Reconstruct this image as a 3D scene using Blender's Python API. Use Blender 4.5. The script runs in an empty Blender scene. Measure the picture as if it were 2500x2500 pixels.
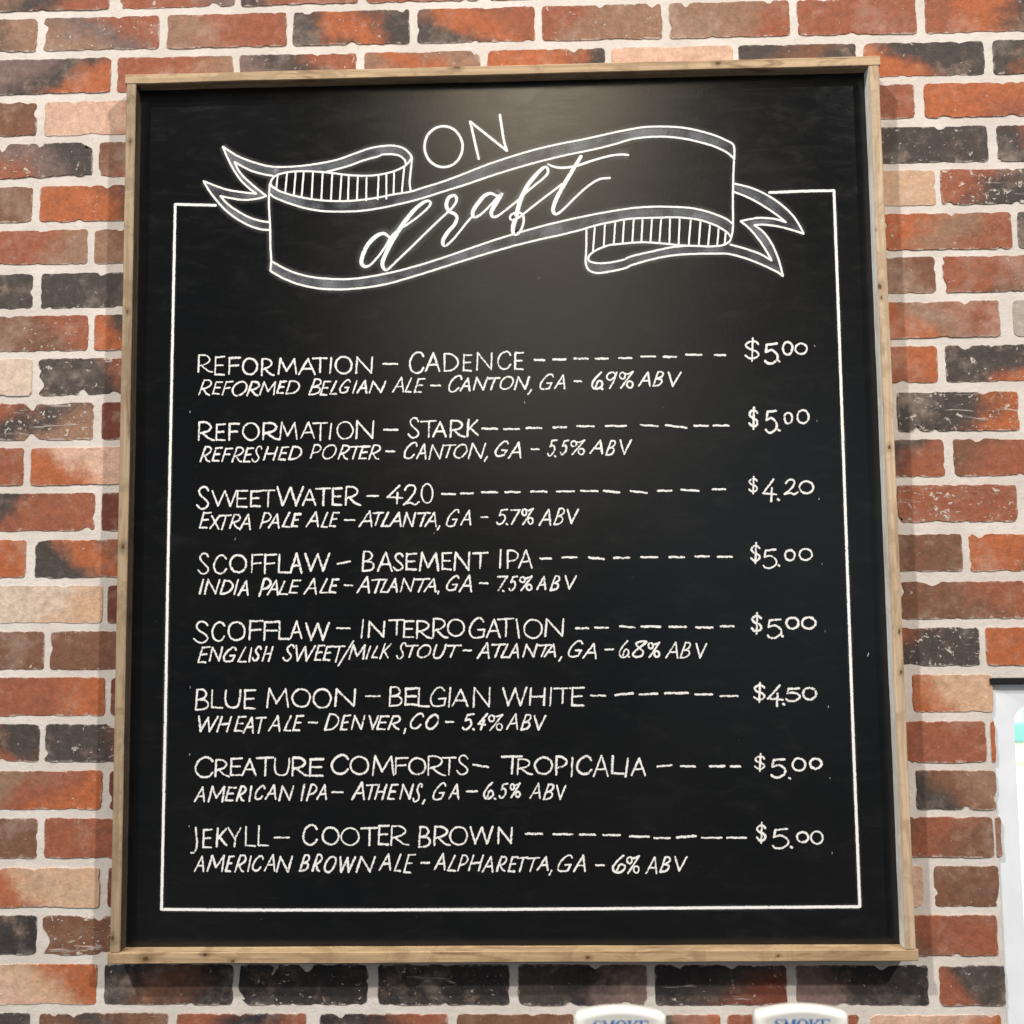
import bpy, bmesh, math, random
from mathutils import Matrix, Vector, noise as mnoise

C = bpy.context.scene.collection
sc = bpy.context.scene
random.seed(7)

# ------------------------------------------------------------------ camera, world, lights
# Wall face is the plane Y = 0, X runs right, Z up, the room is at negative Y.
CAM_LOC = (0.70692, -1.39185, -0.94640)
CAM_ROT = [[0.999669, 0.011971, 0.02277], [0.023627, -0.077171, -0.996738], [-0.010174, 0.996946, -0.077428]]
CAM_LENS = 33.3973
FRAME = [[102.6, -176.1], [1224.8, -173.4], [1226.2, -1464.2], [105.0, -1466.8]]   # outer corners of the frame front, mm: TL TR BR BL
# row, x0, x1, top at x0, top at x1, bottom at x0, bottom at x1 (mm on the wall), body colours, flecks
BRICKS = [
 (0, -132.6, 58.6, 4.5, 4.5, -50.0, -50.0, 'tdr', 1),
 (0, 74.7, 255.7, 4.5, 4.5, -50.0, -50.0, 'rrm', 2),
 (0, 264.0, 447.1, 4.5, 4.5, -50.0, -50.0, 'drr', 1),
 (0, 457.3, 636.8, 4.5, 4.5, -50.0, -50.0, 'rrm', 1),
 (0, 646.3, 827.9, 4.5, 4.5, -50.0, -50.0, 'rmr', 1),
 (1, -239.9, -52.6, -61.0, -61.0, -114.3, -114.9, 'ddt', 1),
 (1, -43.6, 138.1, -61.0, -61.0, -115.0, -115.6, 'tmr', 2),
 (1, 149.6, 335.9, -61.0, -61.0, -115.6, -116.2, 'trr', 1),
 (1, 344.8, 525.6, -61.0, -61.0, -116.3, -116.9, 'dod', 1),
 (1, 536.9, 718.5, -61.0, -61.0, -116.9, -117.5, 'dor', 1),
 (1, 728.5, 912.1, -61.0, -61.0, -117.6, -118.2, 'rtt', 2),
 (1, 922.1, 1105.2, -61.0, -61.0, -118.2, -118.8, 'ttr', 1),
 (1, 1116.3, 1296.4, -61.0, -61.0, -118.9, -119.5, 'rrr', 1),
 (1, 1308.7, 1493.9, -61.0, -61.0, -119.5, -120.2, 'rod', 1),
 (2, -121.7, 64.2, -126.9, -127.5, -183.6, -184.0, 'mdo', 0),
 (2, 73.2, 254.2, -127.6, -128.2, -184.0, -184.4, 'rrt', 0),
 (2, 262.4, 444.3, -128.3, -128.9, -184.4, -184.8, 'mdr', 2),
 (2, 455.6, 633.9, -129.0, -129.6, -184.8, -185.2, 'tot', 1),
 (2, 643.9, 824.2, -129.6, -130.3, -185.2, -185.6, 'ood', 1),
 (2, 833.6, 1017.7, -130.3, -131.0, -185.6, -186.0, 'ppp', 1),
 (2, 1025.8, 1203.9, -131.0, -131.7, -186.0, -186.3, 'dbd', 1),
 (2, 1213.7, 1395.7, -131.7, -132.4, -186.4, -186.7, 'odd', 1),
 (2, 1407.3, 1587.5, -132.4, -133.1, -186.7, -187.1, 'doo', 0),
 (3, -234.7, -49.3, -195.6, -195.9, -250.5, -250.7, 'bbb', 1),
 (3, -38.5, 149.5, -195.9, -196.1, -250.7, -250.9, 'ppo', 0),
 (3, 1110.6, 1288.3, -197.5, -197.7, -251.9, -252.1, 'bbr', 0),
 (3, 1301.7, 1480.7, -197.7, -198.0, -252.1, -252.3, 'oor', 1),
 (4, -149.2, 38.8, -261.8, -262.2, -317.1, -317.7, 'rmd', 2),
 (4, 47.7, 233.9, -262.2, -262.6, -317.7, -318.3, 'brr', 0),
 (4, 1214.1, 1394.1, -264.6, -264.9, -321.2, -321.7, 'ddd', 2),
 (4, 1406.8, 1579.7, -265.0, -265.3, -321.8, -322.3, 'dro', 1),
 (5, -223.1, -52.4, -329.4, -329.7, -386.8, -386.9, 'bbb', 0),
 (5, -41.7, 143.8, -329.7, -330.0, -386.9, -386.9, 'ood', 1),
 (5, 1140.3, 1313.4, -331.7, -332.0, -387.1, -387.1, 'yyy', 0),
 (5, 1320.1, 1497.7, -332.0, -332.3, -387.1, -387.1, 'rdd', 3),
 (6, -144.5, 34.6, -398.6, -398.6, -452.6, -453.0, 'rrt', 1),
 (6, 44.0, 226.4, -398.6, -398.6, -453.0, -453.3, 'tbt', 0),
 (6, 1234.9, 1422.5, -398.7, -398.7, -455.4, -455.8, 'otr', 1),
 (6, 1430.3, 1607.8, -398.7, -398.7, -455.8, -456.2, 'ddd', 2),
 (7, -217.9, -47.8, -466.4, -466.3, -521.1, -521.1, 'ddd', 1),
 (7, -35.9, 146.3, -466.3, -466.1, -521.1, -521.0, 'ddd', 1),
 (7, 1135.6, 1307.5, -465.1, -465.0, -520.8, -520.7, 'btb', 1),
 (7, 1317.8, 1490.4, -464.9, -464.8, -520.7, -520.7, 'rrb', 1),
 (8, -139.9, 39.1, -531.3, -531.5, -587.4, -587.5, 'bbr', 2),
 (8, 47.2, 228.3, -531.5, -531.7, -587.5, -587.6, 'odd', 1),
 (8, 1223.5, 1398.5, -532.9, -533.1, -588.1, -588.1, 'otr', 1),
 (8, 1417.0, 1587.9, -533.1, -533.3, -588.2, -588.2, 'ggg', 0),
 (9, -212.8, -44.6, -597.3, -597.5, -654.3, -654.4, 'ccc', 0),
 (9, -36.5, 145.7, -597.5, -597.7, -654.4, -654.5, 'ddr', 2),
 (9, 1130.9, 1304.6, -599.0, -599.2, -654.8, -654.9, 'rro', 0),
 (9, 1315.3, 1489.1, -599.3, -599.5, -654.9, -655.0, 'ddo', 2),
 (10, -141.5, 50.5, -665.3, -665.7, -721.8, -722.5, 'rdt', 3),
 (10, 61.0, 242.5, -665.8, -666.2, -722.6, -723.3, 'nnn', 0),
 (10, 1241.9, 1418.9, -668.7, -669.1, -727.1, -727.7, 'ddo', 3),
 (10, 1429.0, 1603.2, -669.2, -669.6, -727.8, -728.4, 'rrr', 0),
 (11, -207.6, -53.6, -732.4, -733.0, -789.8, -790.3, 'oor', 0),
 (11, -44.3, 129.8, -733.0, -733.7, -790.3, -790.8, 'opp', 0),
 (11, 1132.0, 1309.0, -737.6, -738.3, -793.7, -794.2, 'kdr', 1),
 (11, 1320.9, 1493.2, -738.4, -739.0, -794.3, -794.8, 'brr', 1),
 (12, -130.6, 55.6, -801.0, -801.6, -858.7, -859.0, 'drr', 1),
 (12, 64.2, 244.4, -801.7, -802.3, -859.0, -859.3, 'nnn', 0),
 (12, 1236.3, 1410.3, -805.7, -806.3, -860.8, -861.1, 'rrr', 3),
 (12, 1422.0, 1594.9, -806.4, -807.0, -861.1, -861.3, 'rrr', 0),
 (13, -202.3, -46.4, -870.0, -870.8, -927.3, -927.9, 'ooo', 0),
 (13, -33.5, 147.8, -870.9, -871.8, -927.9, -928.6, 'dok', 1),
 (13, 1168.5, 1328.0, -876.9, -877.7, -932.1, -932.7, 'bbb', 0),
 (13, 1336.9, 1508.9, -877.8, -878.6, -932.7, -933.3, 'ood', 1),
 (14, -119.8, 70.5, -938.2, -939.3, -994.0, -995.0, 'ccy', 0),
 (14, 76.6, 258.4, -939.3, -940.4, -995.0, -995.9, 'nnn', 0),
 (14, 1236.4, 1414.8, -946.0, -947.0, -1000.6, -1001.5, 'bbr', 1),
 (15, -197.1, -14.9, -1005.6, -1006.5, -1062.3, -1062.9, 'bbb', 1),
 (15, -7.0, 168.6, -1006.5, -1007.3, -1063.0, -1063.6, 'bbt', 1),
 (15, 1175.1, 1346.2, -1012.0, -1012.8, -1067.3, -1067.9, 'rdd', 3),
 (15, 1354.4, 1524.5, -1012.8, -1013.6, -1067.9, -1068.6, 'oob', 1),
 (16, -103.0, 77.3, -1072.9, -1073.8, -1129.5, -1130.0, 'rro', 1),
 (16, 84.5, 260.1, -1073.8, -1074.6, -1130.0, -1130.5, 'nnn', 0),
 (16, 1246.6, 1362.2, -1079.1, -1079.6, -1133.0, -1133.3, 'oyy', 0),
 (17, -192.0, -17.8, -1140.3, -1140.9, -1194.6, -1195.8, 'ood', 1),
 (17, -11.2, 164.9, -1140.9, -1141.5, -1195.8, -1197.0, 'ddr', 2),
 (17, 1170.0, 1349.0, -1145.0, -1145.6, -1203.8, -1205.0, 'rrr', 1),
 (17, 1355.4, 1361.7, -1145.7, -1145.7, -1205.0, -1205.0, 'ooo', 0),
 (18, -98.6, 76.2, -1207.5, -1208.3, -1263.6, -1264.4, 'tro', 1),
 (18, 85.2, 261.9, -1208.4, -1209.2, -1264.5, -1265.3, 'nnn', 0),
 (18, 1246.1, 1360.2, -1214.1, -1214.7, -1269.9, -1270.5, 'dbt', 1),
 (19, -186.7, -17.5, -1275.1, -1275.6, -1332.3, -1332.7, 'dbb', 1),
 (19, -7.9, 167.4, -1275.6, -1276.2, -1332.7, -1333.2, 'rrr', 1),
 (19, 1182.2, 1352.9, -1279.2, -1279.7, -1335.7, -1336.2, 'brb', 1),
 (19, 1355.8, 1363.8, -1279.7, -1279.7, -1336.2, -1336.2, 'ttt', 0),
 (20, -94.0, 75.8, -1345.2, -1345.4, -1401.6, -1401.9, 'oyy', 0),
 (20, 86.0, 263.7, -1345.5, -1345.7, -1401.9, -1402.2, 'nnn', 0),
 (20, 1081.7, 1251.8, -1346.9, -1347.1, -1403.7, -1404.0, 'ppp', 0),
 (20, 1266.1, 1357.6, -1347.2, -1347.3, -1404.0, -1404.2, 'bbb', 1),
 (21, -181.5, -14.2, -1412.3, -1412.6, -1468.1, -1468.5, 'rdk', 0),
 (21, -7.0, 169.9, -1412.6, -1413.0, -1468.5, -1469.0, 'bbb', 3),
 (21, 1182.6, 1352.0, -1415.0, -1415.3, -1471.3, -1471.7, 'brr', 1),
 (21, 1357.7, 1362.8, -1415.3, -1415.3, -1471.7, -1471.7, 'ppp', 0),
 (22, -95.4, 74.9, -1480.0, -1480.4, -1536.8, -1537.0, 'pyo', 1),
 (22, 83.8, 271.3, -1480.5, -1481.0, -1537.1, -1537.3, 'kbk', 1),
 (22, 278.3, 464.0, -1481.0, -1481.4, -1537.3, -1537.6, 'kkk', 2),
 (22, 477.5, 664.8, -1481.5, -1482.0, -1537.6, -1537.8, 'kkk', 2),
 (22, 676.4, 859.0, -1482.0, -1482.5, -1537.8, -1538.1, 'dkm', 1),
 (22, 869.4, 1055.4, -1482.5, -1483.0, -1538.1, -1538.3, 'kdn', 2),
 (22, 1067.4, 1253.3, -1483.0, -1483.5, -1538.3, -1538.6, 'mkk', 1),
 (22, 1267.0, 1359.4, -1483.5, -1483.8, -1538.6, -1538.7, 'rdd', 1),
 (23, -152.5, -20.4, -1547.5, -1547.8, -1602.0, -1602.3, 'ddd', 1),
 (23, -8.5, 178.3, -1547.8, -1548.2, -1602.3, -1602.7, 'bdb', 2),
 (23, 189.4, 376.2, -1548.2, -1548.6, -1602.7, -1603.1, 'rkr', 1),
 (23, 394.8, 577.4, -1548.6, -1549.0, -1603.1, -1603.5, 'kkr', 1),
 (23, 589.5, 755.3, -1549.1, -1549.4, -1603.6, -1603.9, 'bbb', 1),
 (23, 768.5, 872.0, -1549.4, -1549.7, -1603.9, -1604.2, 'bbb', 1),
 (23, 883.5, 960.8, -1549.7, -1549.9, -1604.2, -1604.4, 'dro', 1),
 (23, 969.9, 1154.6, -1549.9, -1550.3, -1604.4, -1604.8, 'rrr', 1),
 (23, 1168.8, 1351.0, -1550.3, -1550.7, -1604.8, -1605.2, 'ppo', 0),
 (23, 1356.7, 1360.1, -1550.7, -1550.7, -1605.2, -1605.2, 'bbb', 0),
]
# hand lettering, mm on the board: glyph, corner x z, along x z, up x z
ENTRIES = [
 dict(name="R 211.7 -627.2 23.3 -0.4 -0.4 27.8;E 236.6 -631.8 16.9 -0.3 -0.4 29.7;F 257.2 -631.1 19.8 -0.3 -0.3 27.4;O 277.7 -632.4 24.5 -0.4 -0.3 27.6;R 306.1 -633.8 21 -0.3 -0.3 27.4;M 330.6 -632.3 30 -0.5 -0.2 26.1;A 361.3 -633.4 26.8 -0.4 -0.2 26.7;T 381.7 -630.4 24.4 -0.4 -0.1 24.3;I 407.7 -631.6 4.4 -0.1 -0.1 25.1;O 415.6 -632.9 27 -0.4 -0.1 28.3;N 446.2 -632.8 26.7 -0.4 -0.1 26.8;- 486.5 -618.1 509.7 -618.4;C 525.3 -633.6 23.5 -0.4 0.1 34.4;A 548.8 -631.6 23.5 -0.4 0.1 30.1;D 577 -631.2 22.5 -0.4 0.1 28.2;E 604.7 -631.7 14.8 -0.2 0.2 26.9;N 624.5 -630.4 25 -0.4 0.2 27.7;C 655.4 -629.8 21.5 -0.3 0.3 29;E 680.4 -630.5 15.3 -0.2 0.3 27.4",
  desc="R 212.9 -661.6 21 -0.3 -0.4 24.8;E 233.6 -660.3 17.2 -0.3 -0.3 20.3;F 248.1 -662.1 18.2 -0.3 -0.3 22.4;O 263.1 -663.5 23.7 -0.4 -0.3 23.8;R 284.4 -663.8 21.3 -0.3 -0.3 23.5;M 304.1 -662.5 25.5 -0.4 -0.2 21.4;E 329.3 -660.8 16.5 -0.3 -0.2 20.6;D 342.6 -662 22 -0.3 -0.2 21.9;B 376.5 -663.6 20.8 -0.3 -0.1 25.4;E 393.7 -664.3 17.3 -0.3 -0.1 23.1;L 407.9 -663.3 11.8 -0.2 -0.1 21.4;G 422.8 -661.6 17.3 -0.3 -0.1 21.9;I 441.6 -661.9 8.6 -0.1 -0.1 20.3;A 447.9 -662 16.5 -0.2 -0 20.6;N 465.9 -662.2 26.6 -0.4 -0 19.5;A 500.3 -661.4 18.3 -0.3 0 24.2;L 519 -661.7 11.6 -0.2 0 23.1;E 532.6 -662.2 18 -0.3 0.1 22.5;- 557.2 -651.5 573 -651.7;C 583.7 -662.6 20.8 -0.3 0.1 26.5;A 599.8 -661.3 16.7 -0.3 0.1 21.5;N 619 -660.3 23.7 -0.4 0.2 21.3;T 641.1 -660.3 19.9 -0.3 0.2 20.2;O 659 -660.1 21.3 -0.3 0.2 21.6;N 680 -660.5 24.1 -0.4 0.2 21.3;, 699.4 -667.8 7.8 -0.1 0.1 9.4;G 717.7 -661 21.5 -0.3 0.3 25.2;A 738.4 -660.2 17.6 -0.3 0.3 23;- 768.1 -648.3 780.2 -648.5;6 793 -661.3 18 -0.3 0.5 27.2;. 809 -660.3;9 815.2 -661.1 17 -0.3 0.5 27.2;% 833.8 -660.9 22.1 -0.3 0.5 27.1;A 861.2 -658.2 19.5 -0.3 0.5 23.1;B 882.3 -658.5 17.3 -0.3 0.5 23.9;V 904.5 -659.3 21 -0.3 0.6 23.6",
  price="$ 1017.3 -624.3 22.6 -0.4 1.1 37.6;5 1045.7 -627.9 21.2 -0.3 1 32.9;. 1067.7 -623.2;0 1072.3 -615.5 16.8 -0.3 0.7 22.4;0 1090.5 -614.4 19.5 -0.3 0.6 18.3",
  leader="- 709.8 -615.8 726.6 -616.1;- 737.2 -615.3 757.7 -615.6;- 767.9 -614.5 790.4 -614.9;- 799.4 -615.2 819.6 -615.5;- 833.9 -614.8 854.4 -615.1;- 866.2 -613.1 889 -613.4;- 899 -614.1 919.9 -614.4;- 931.9 -611.4 956.4 -611.8;- 973.7 -612.6 991.1 -612.9"),
 dict(name="R 213.3 -729.3 25.8 -0.4 -0.4 29.7;E 239.6 -729.7 16.2 -0.2 -0.4 26.8;F 258.5 -730 18.1 -0.3 -0.3 27.8;O 279.4 -730.2 26.2 -0.4 -0.3 28.8;R 309.2 -729.7 27 -0.4 -0.3 27.4;M 333.8 -729.7 28.2 -0.4 -0.2 28;A 365.1 -728.3 22.4 -0.3 -0.2 26.1;T 383.2 -731.7 23.5 -0.3 -0.2 28.8;I 407.4 -730 5.2 -0.1 -0.1 25.2;O 418.3 -730.1 26.1 -0.4 -0.1 27.8;N 446.5 -730 28.1 -0.4 -0.1 28.9;- 487.8 -716.2 509.9 -716.5;S 523.1 -730 17.9 -0.3 0.1 32.5;T 541.8 -729.2 24.9 -0.4 0.1 26.7;A 559.4 -728.9 21.8 -0.3 0.1 24.6;R 584.9 -729.8 24.3 -0.3 0.2 27.1;K 609.5 -729.2 19 -0.3 0.2 27.8",
  desc="R 216.5 -761.1 19.3 -0.3 -0.4 24.8;E 234.5 -760.1 17.3 -0.2 -0.3 22;F 249 -760.8 17.7 -0.2 -0.3 21.5;R 263.6 -761.8 19.3 -0.3 -0.3 23.9;E 280.8 -762 17.3 -0.2 -0.3 22.8;S 293.4 -762.5 16.5 -0.2 -0.3 25.7;H 310.1 -760 23.5 -0.3 -0.2 22;E 332.5 -759.6 17.2 -0.2 -0.2 21.2;D 347.4 -759.4 21.1 -0.3 -0.2 21.6;P 379.4 -757.8 18.3 -0.2 -0.1 22;O 397.7 -759.2 21.9 -0.3 -0.1 23;R 420.5 -759.9 18.3 -0.2 -0.1 22.7;T 438 -759.7 18.7 -0.3 -0.1 20.7;E 450.8 -759.9 18.4 -0.2 -0 21;R 465.3 -760.5 19.2 -0.3 -0 23;- 490.9 -748.2 505.2 -748.4;C 518 -760.8 20.7 -0.3 0.1 26.1;A 535.5 -761 16 -0.2 0.1 24.1;N 553.7 -761.7 23.8 -0.3 0.1 23.4;T 575.2 -759.7 19.9 -0.3 0.1 21.1;O 590.7 -760.6 21 -0.3 0.1 22.3;N 611.6 -761.4 27.5 -0.4 0.2 24.7;, 634.8 -765.9 6.7 -0.1 0.1 9.4;G 651.2 -758.8 20.9 -0.3 0.2 24.7;A 669.7 -761.7 20.9 -0.3 0.3 25.7;- 703.9 -748 716.6 -748.1;5 727.1 -759 16.2 -0.2 0.3 25.7;. 739.1 -758.8;5 745.6 -757.4 14.7 -0.2 0.3 23.4;% 761.1 -757.9 22.4 -0.3 0.4 23.7;A 788.4 -756.7 21 -0.3 0.4 22.1;B 811.9 -759.4 15.9 -0.2 0.4 23.8;V 832.4 -758.5 18.8 -0.3 0.5 23.8",
  price="$ 1020 -724.4 15.4 -0.2 1 35.3;5 1043.6 -730.1 18.7 -0.3 1.1 35.8;. 1064.8 -725.1;0 1070.9 -717.1 14.9 -0.2 0.6 19.7;0 1089.7 -716.7 19.7 -0.3 0.8 22.5",
  leader="- 632.1 -716.6 656.2 -717;- 663.9 -717.7 688 -718.1;- 696.8 -716.6 720.6 -716.9;- 736.1 -716.2 757 -716.5;- 771 -715 797.3 -715.3;- 812.4 -715.2 844.3 -715.7;- 863.2 -714.4 890.3 -716.6;- 899.9 -715.2 932.1 -719.6;- 941.1 -716.7 963.2 -717.1;- 969 -716.8 993.1 -717.2"),
 dict(name="S 212.1 -830.9 20.1 -0.2 -0.5 35.9;W 235.5 -826.5 38.3 -0.5 -0.3 25.4;E 271.8 -828.8 18.1 -0.2 -0.3 26.8;E 291.8 -828.3 17.2 -0.2 -0.3 26;T 307.4 -828.4 22.6 -0.3 -0.3 26.5;W 330.8 -827.6 40.6 -0.5 -0.2 30.8;A 368.2 -827.6 22.1 -0.3 -0.2 26;T 387.6 -827.4 24.1 -0.3 -0.1 27.5;E 411.8 -827.7 16.8 -0.2 -0.1 27.5;R 431.2 -827.9 24.9 -0.3 -0.1 29.9;- 463.3 -813.4 481.3 -813.6;4 492.4 -826.8 25.1 -0.3 0 29.8;2 516 -828.6 25.6 -0.3 0.1 31.8;0 542.4 -826.2 18.9 -0.2 0.1 30.6",
  desc="E 216.9 -858.5 19.9 -0.2 -0.4 24.9;X 232.8 -860.2 16.4 -0.2 -0.3 21.8;T 246.1 -861.4 19.8 -0.2 -0.3 23.3;R 261.2 -859.8 18.7 -0.2 -0.3 22.5;A 276.6 -861.5 17.5 -0.2 -0.3 24.5;P 306.1 -860 18.7 -0.2 -0.2 24.8;A 318.3 -860.1 18.2 -0.2 -0.2 23;L 338.8 -858.8 13.2 -0.2 -0.2 23.7;E 352.1 -858.5 16.3 -0.2 -0.2 21.7;A 373.8 -858.7 20.2 -0.2 -0.2 24.8;L 396.1 -859.5 11.5 -0.1 -0.1 23.7;E 408 -858.4 16.6 -0.2 -0.1 22.5;- 430.5 -848.4 446.8 -848.6;A 451.5 -859.6 20.9 -0.2 -0 25.2;T 471.8 -857.6 17.8 -0.2 -0 20.9;L 483.8 -859.5 12.9 -0.2 -0 23.5;A 495.9 -859.7 18.9 -0.2 0 22.8;N 516 -859.9 20.1 -0.2 0 22.7;T 536.8 -860.2 20.9 -0.2 0.1 22.7;A 547.7 -860.3 18.6 -0.2 0.1 22.7;, 565.4 -865.6 5.9 -0.1 0 8.2;G 579.6 -860.4 19.5 -0.2 0.1 26.6;A 599.7 -858.7 16.7 -0.2 0.2 23.6;- 629.6 -846.4 641.5 -846.6;5 652.1 -858.4 17.9 -0.2 0.2 24.2;. 668 -857.1;7 672.6 -858.4 15.4 -0.2 0.2 23.5;% 688.5 -859.3 19.1 -0.2 0.3 26.5;A 713.4 -860.6 19.2 -0.2 0.3 25.4;B 735 -859.6 16.9 -0.2 0.4 25.3;V 754.5 -858.3 18.1 -0.2 0.3 22.7",
  price="$ 1017.2 -818.5 14.6 -0.2 0.8 27.9;4 1036.9 -829.8 22 -0.3 1.1 35.1;. 1060.6 -826.1;2 1068.2 -820.2 22 -0.3 0.8 24.5;0 1089.6 -819.2 22.9 -0.3 0.7 20.9",
  leader="- 572.6 -812 593.8 -812.2;- 600 -811.4 620.1 -811.6;- 630.9 -810.2 655.3 -810.5;- 664.9 -810.3 688.5 -810.6;- 702.4 -810 727.1 -810.3;- 739.8 -810.2 766.9 -810.6;- 774.9 -810.1 801.3 -810.4;- 808 -810.2 832.9 -813;- 846.8 -811 872.3 -814.1;- 886.2 -811.1 908.1 -811.4;- 919.9 -810.3 947.4 -811.9;- 965.1 -810 985.8 -810.2"),
 dict(name="S 215.9 -925.6 17.6 -0.2 -0.5 32.7;C 238.8 -925.8 21.2 -0.2 -0.4 29.9;O 262.5 -924.5 26.9 -0.3 -0.3 28.4;F 294.4 -924.2 19 -0.2 -0.3 28.2;F 313.4 -926 19.9 -0.2 -0.3 30.2;L 334 -925.3 17.1 -0.2 -0.2 28.8;A 350.6 -925.9 19.9 -0.2 -0.2 31.3;W 372.7 -923.1 38.3 -0.4 -0.2 28.5;- 420.2 -912.3 440.3 -908.4;B 456.2 -924.4 19.6 -0.2 -0 31.2;A 478.6 -924.2 23.5 -0.3 -0 29.2;S 501.2 -923.7 16.5 -0.2 0 27.4;E 519.7 -923.1 17.7 -0.2 0.1 26.6;M 539.3 -924.8 30.2 -0.3 0.1 29.2;E 572.1 -922.9 16.2 -0.2 0.1 26.4;N 589.8 -924.9 24.9 -0.3 0.2 28.7;T 616.7 -921.8 24.1 -0.3 0.2 25.3;I 655.9 -921.5 3.8 -0 0.3 28.4;P 666.6 -922.3 18.4 -0.2 0.3 28.4;A 683.2 -922.2 21.5 -0.2 0.3 28.5",
  desc="I 218.4 -954.8 8.4 -0.1 -0.4 23.1;N 225.7 -954.9 24.9 -0.3 -0.3 23.1;D 249 -955.1 20.7 -0.2 -0.3 22.1;I 269.2 -956.3 8.8 -0.1 -0.3 24;A 275.4 -957.4 16.6 -0.2 -0.3 23.5;P 305.9 -959.2 19.8 -0.2 -0.3 28.1;A 317.7 -957.1 18.1 -0.2 -0.2 23.8;L 334.3 -956.5 15.5 -0.2 -0.2 21.5;E 349.7 -954.6 19.3 -0.2 -0.2 21;A 371.4 -956.4 20.1 -0.2 -0.2 24.5;L 394.6 -955.1 13.4 -0.1 -0.1 23;E 407.7 -954.9 17 -0.2 -0.1 22.2;- 430.5 -943.2 443.9 -943.3;A 448.6 -955.3 20.1 -0.2 -0.1 25.7;T 470 -955.8 22 -0.2 -0 22.1;L 482.7 -954.9 13.1 -0.1 -0 21;A 493.1 -955 15.9 -0.2 0 21.9;N 512 -954.4 22.3 -0.2 0 21.4;T 532.8 -955.4 23.8 -0.2 0.1 21.9;A 545.8 -955 19.5 -0.2 0.1 21.4;, 565.8 -958.3 3.5 -0 0 6.1;G 579.2 -953.5 19.4 -0.2 0.1 23.7;A 596.5 -955.6 20.7 -0.2 0.2 26.6;- 626.9 -942.1 640.4 -942.3;7 652.5 -954.3 16.6 -0.2 0.2 23.2;. 661.7 -953.6;5 668.6 -954.4 14.9 -0.2 0.2 22.9;% 684.7 -954.6 19.9 -0.2 0.3 23.2;A 708.9 -953.3 15.3 -0.2 0.3 21.1;B 728.2 -954.7 16 -0.2 0.3 22.9;V 750.1 -952.9 18 -0.2 0.3 21.3",
  price="$ 1017 -918.9 15.7 -0.2 1 31.9;5 1034.6 -926.2 20.9 -0.2 0.9 29.7;. 1058.2 -921.2;0 1065.8 -915.8 17.1 -0.2 0.6 18.1;0 1086 -915.4 21.2 -0.2 0.7 19.3",
  leader="- 714.6 -907.5 732.4 -907.7;- 746.1 -906.1 769.6 -906.4;- 784.9 -906.9 808.5 -909;- 821.1 -907.6 845.2 -907.8;- 860.2 -907.1 885.6 -907.4;- 900.8 -907.5 924.1 -907.8;- 938.2 -906.9 959.5 -907.1;- 970.1 -907.7 992.6 -907.9"),
 dict(name="S 211 -1025.3 22.9 -0.2 -0.5 33.1;C 237.7 -1022.9 20.9 -0.2 -0.4 29.9;O 261.7 -1022.2 26.6 -0.2 -0.4 29;F 292.3 -1021.9 22.3 -0.2 -0.3 30.2;F 313.5 -1022.6 25.5 -0.2 -0.3 29.3;L 335.1 -1021.3 17.7 -0.2 -0.2 27;A 352 -1020.4 19 -0.2 -0.2 27.4;W 374.1 -1023.2 36.5 -0.3 -0.2 28;- 419.7 -1004.9 440.5 -1005.1;I 455.1 -1020.6 5.1 -0 -0.1 28.9;N 465.1 -1019.4 25.8 -0.2 -0 24.9;T 495.1 -1016.5 23.8 -0.2 0 24.3;E 516.5 -1020 16.9 -0.2 0 25.8;R 534.9 -1021.7 23.8 -0.2 0.1 27.3;R 558.4 -1021.6 24 -0.2 0.1 30.4;O 579.8 -1019 26 -0.2 0.1 26.4;G 611 -1021.7 24.9 -0.2 0.2 30.8;A 635.9 -1021.5 21.8 -0.2 0.2 28.4;T 651.9 -1019.7 25.2 -0.2 0.3 27.6;j 678.6 -1021.9 6.6 -0.1 0.3 29.3;O 689.7 -1023 28.5 -0.3 0.3 29.1;N 720.2 -1020.7 28.9 -0.3 0.4 27.7",
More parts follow.
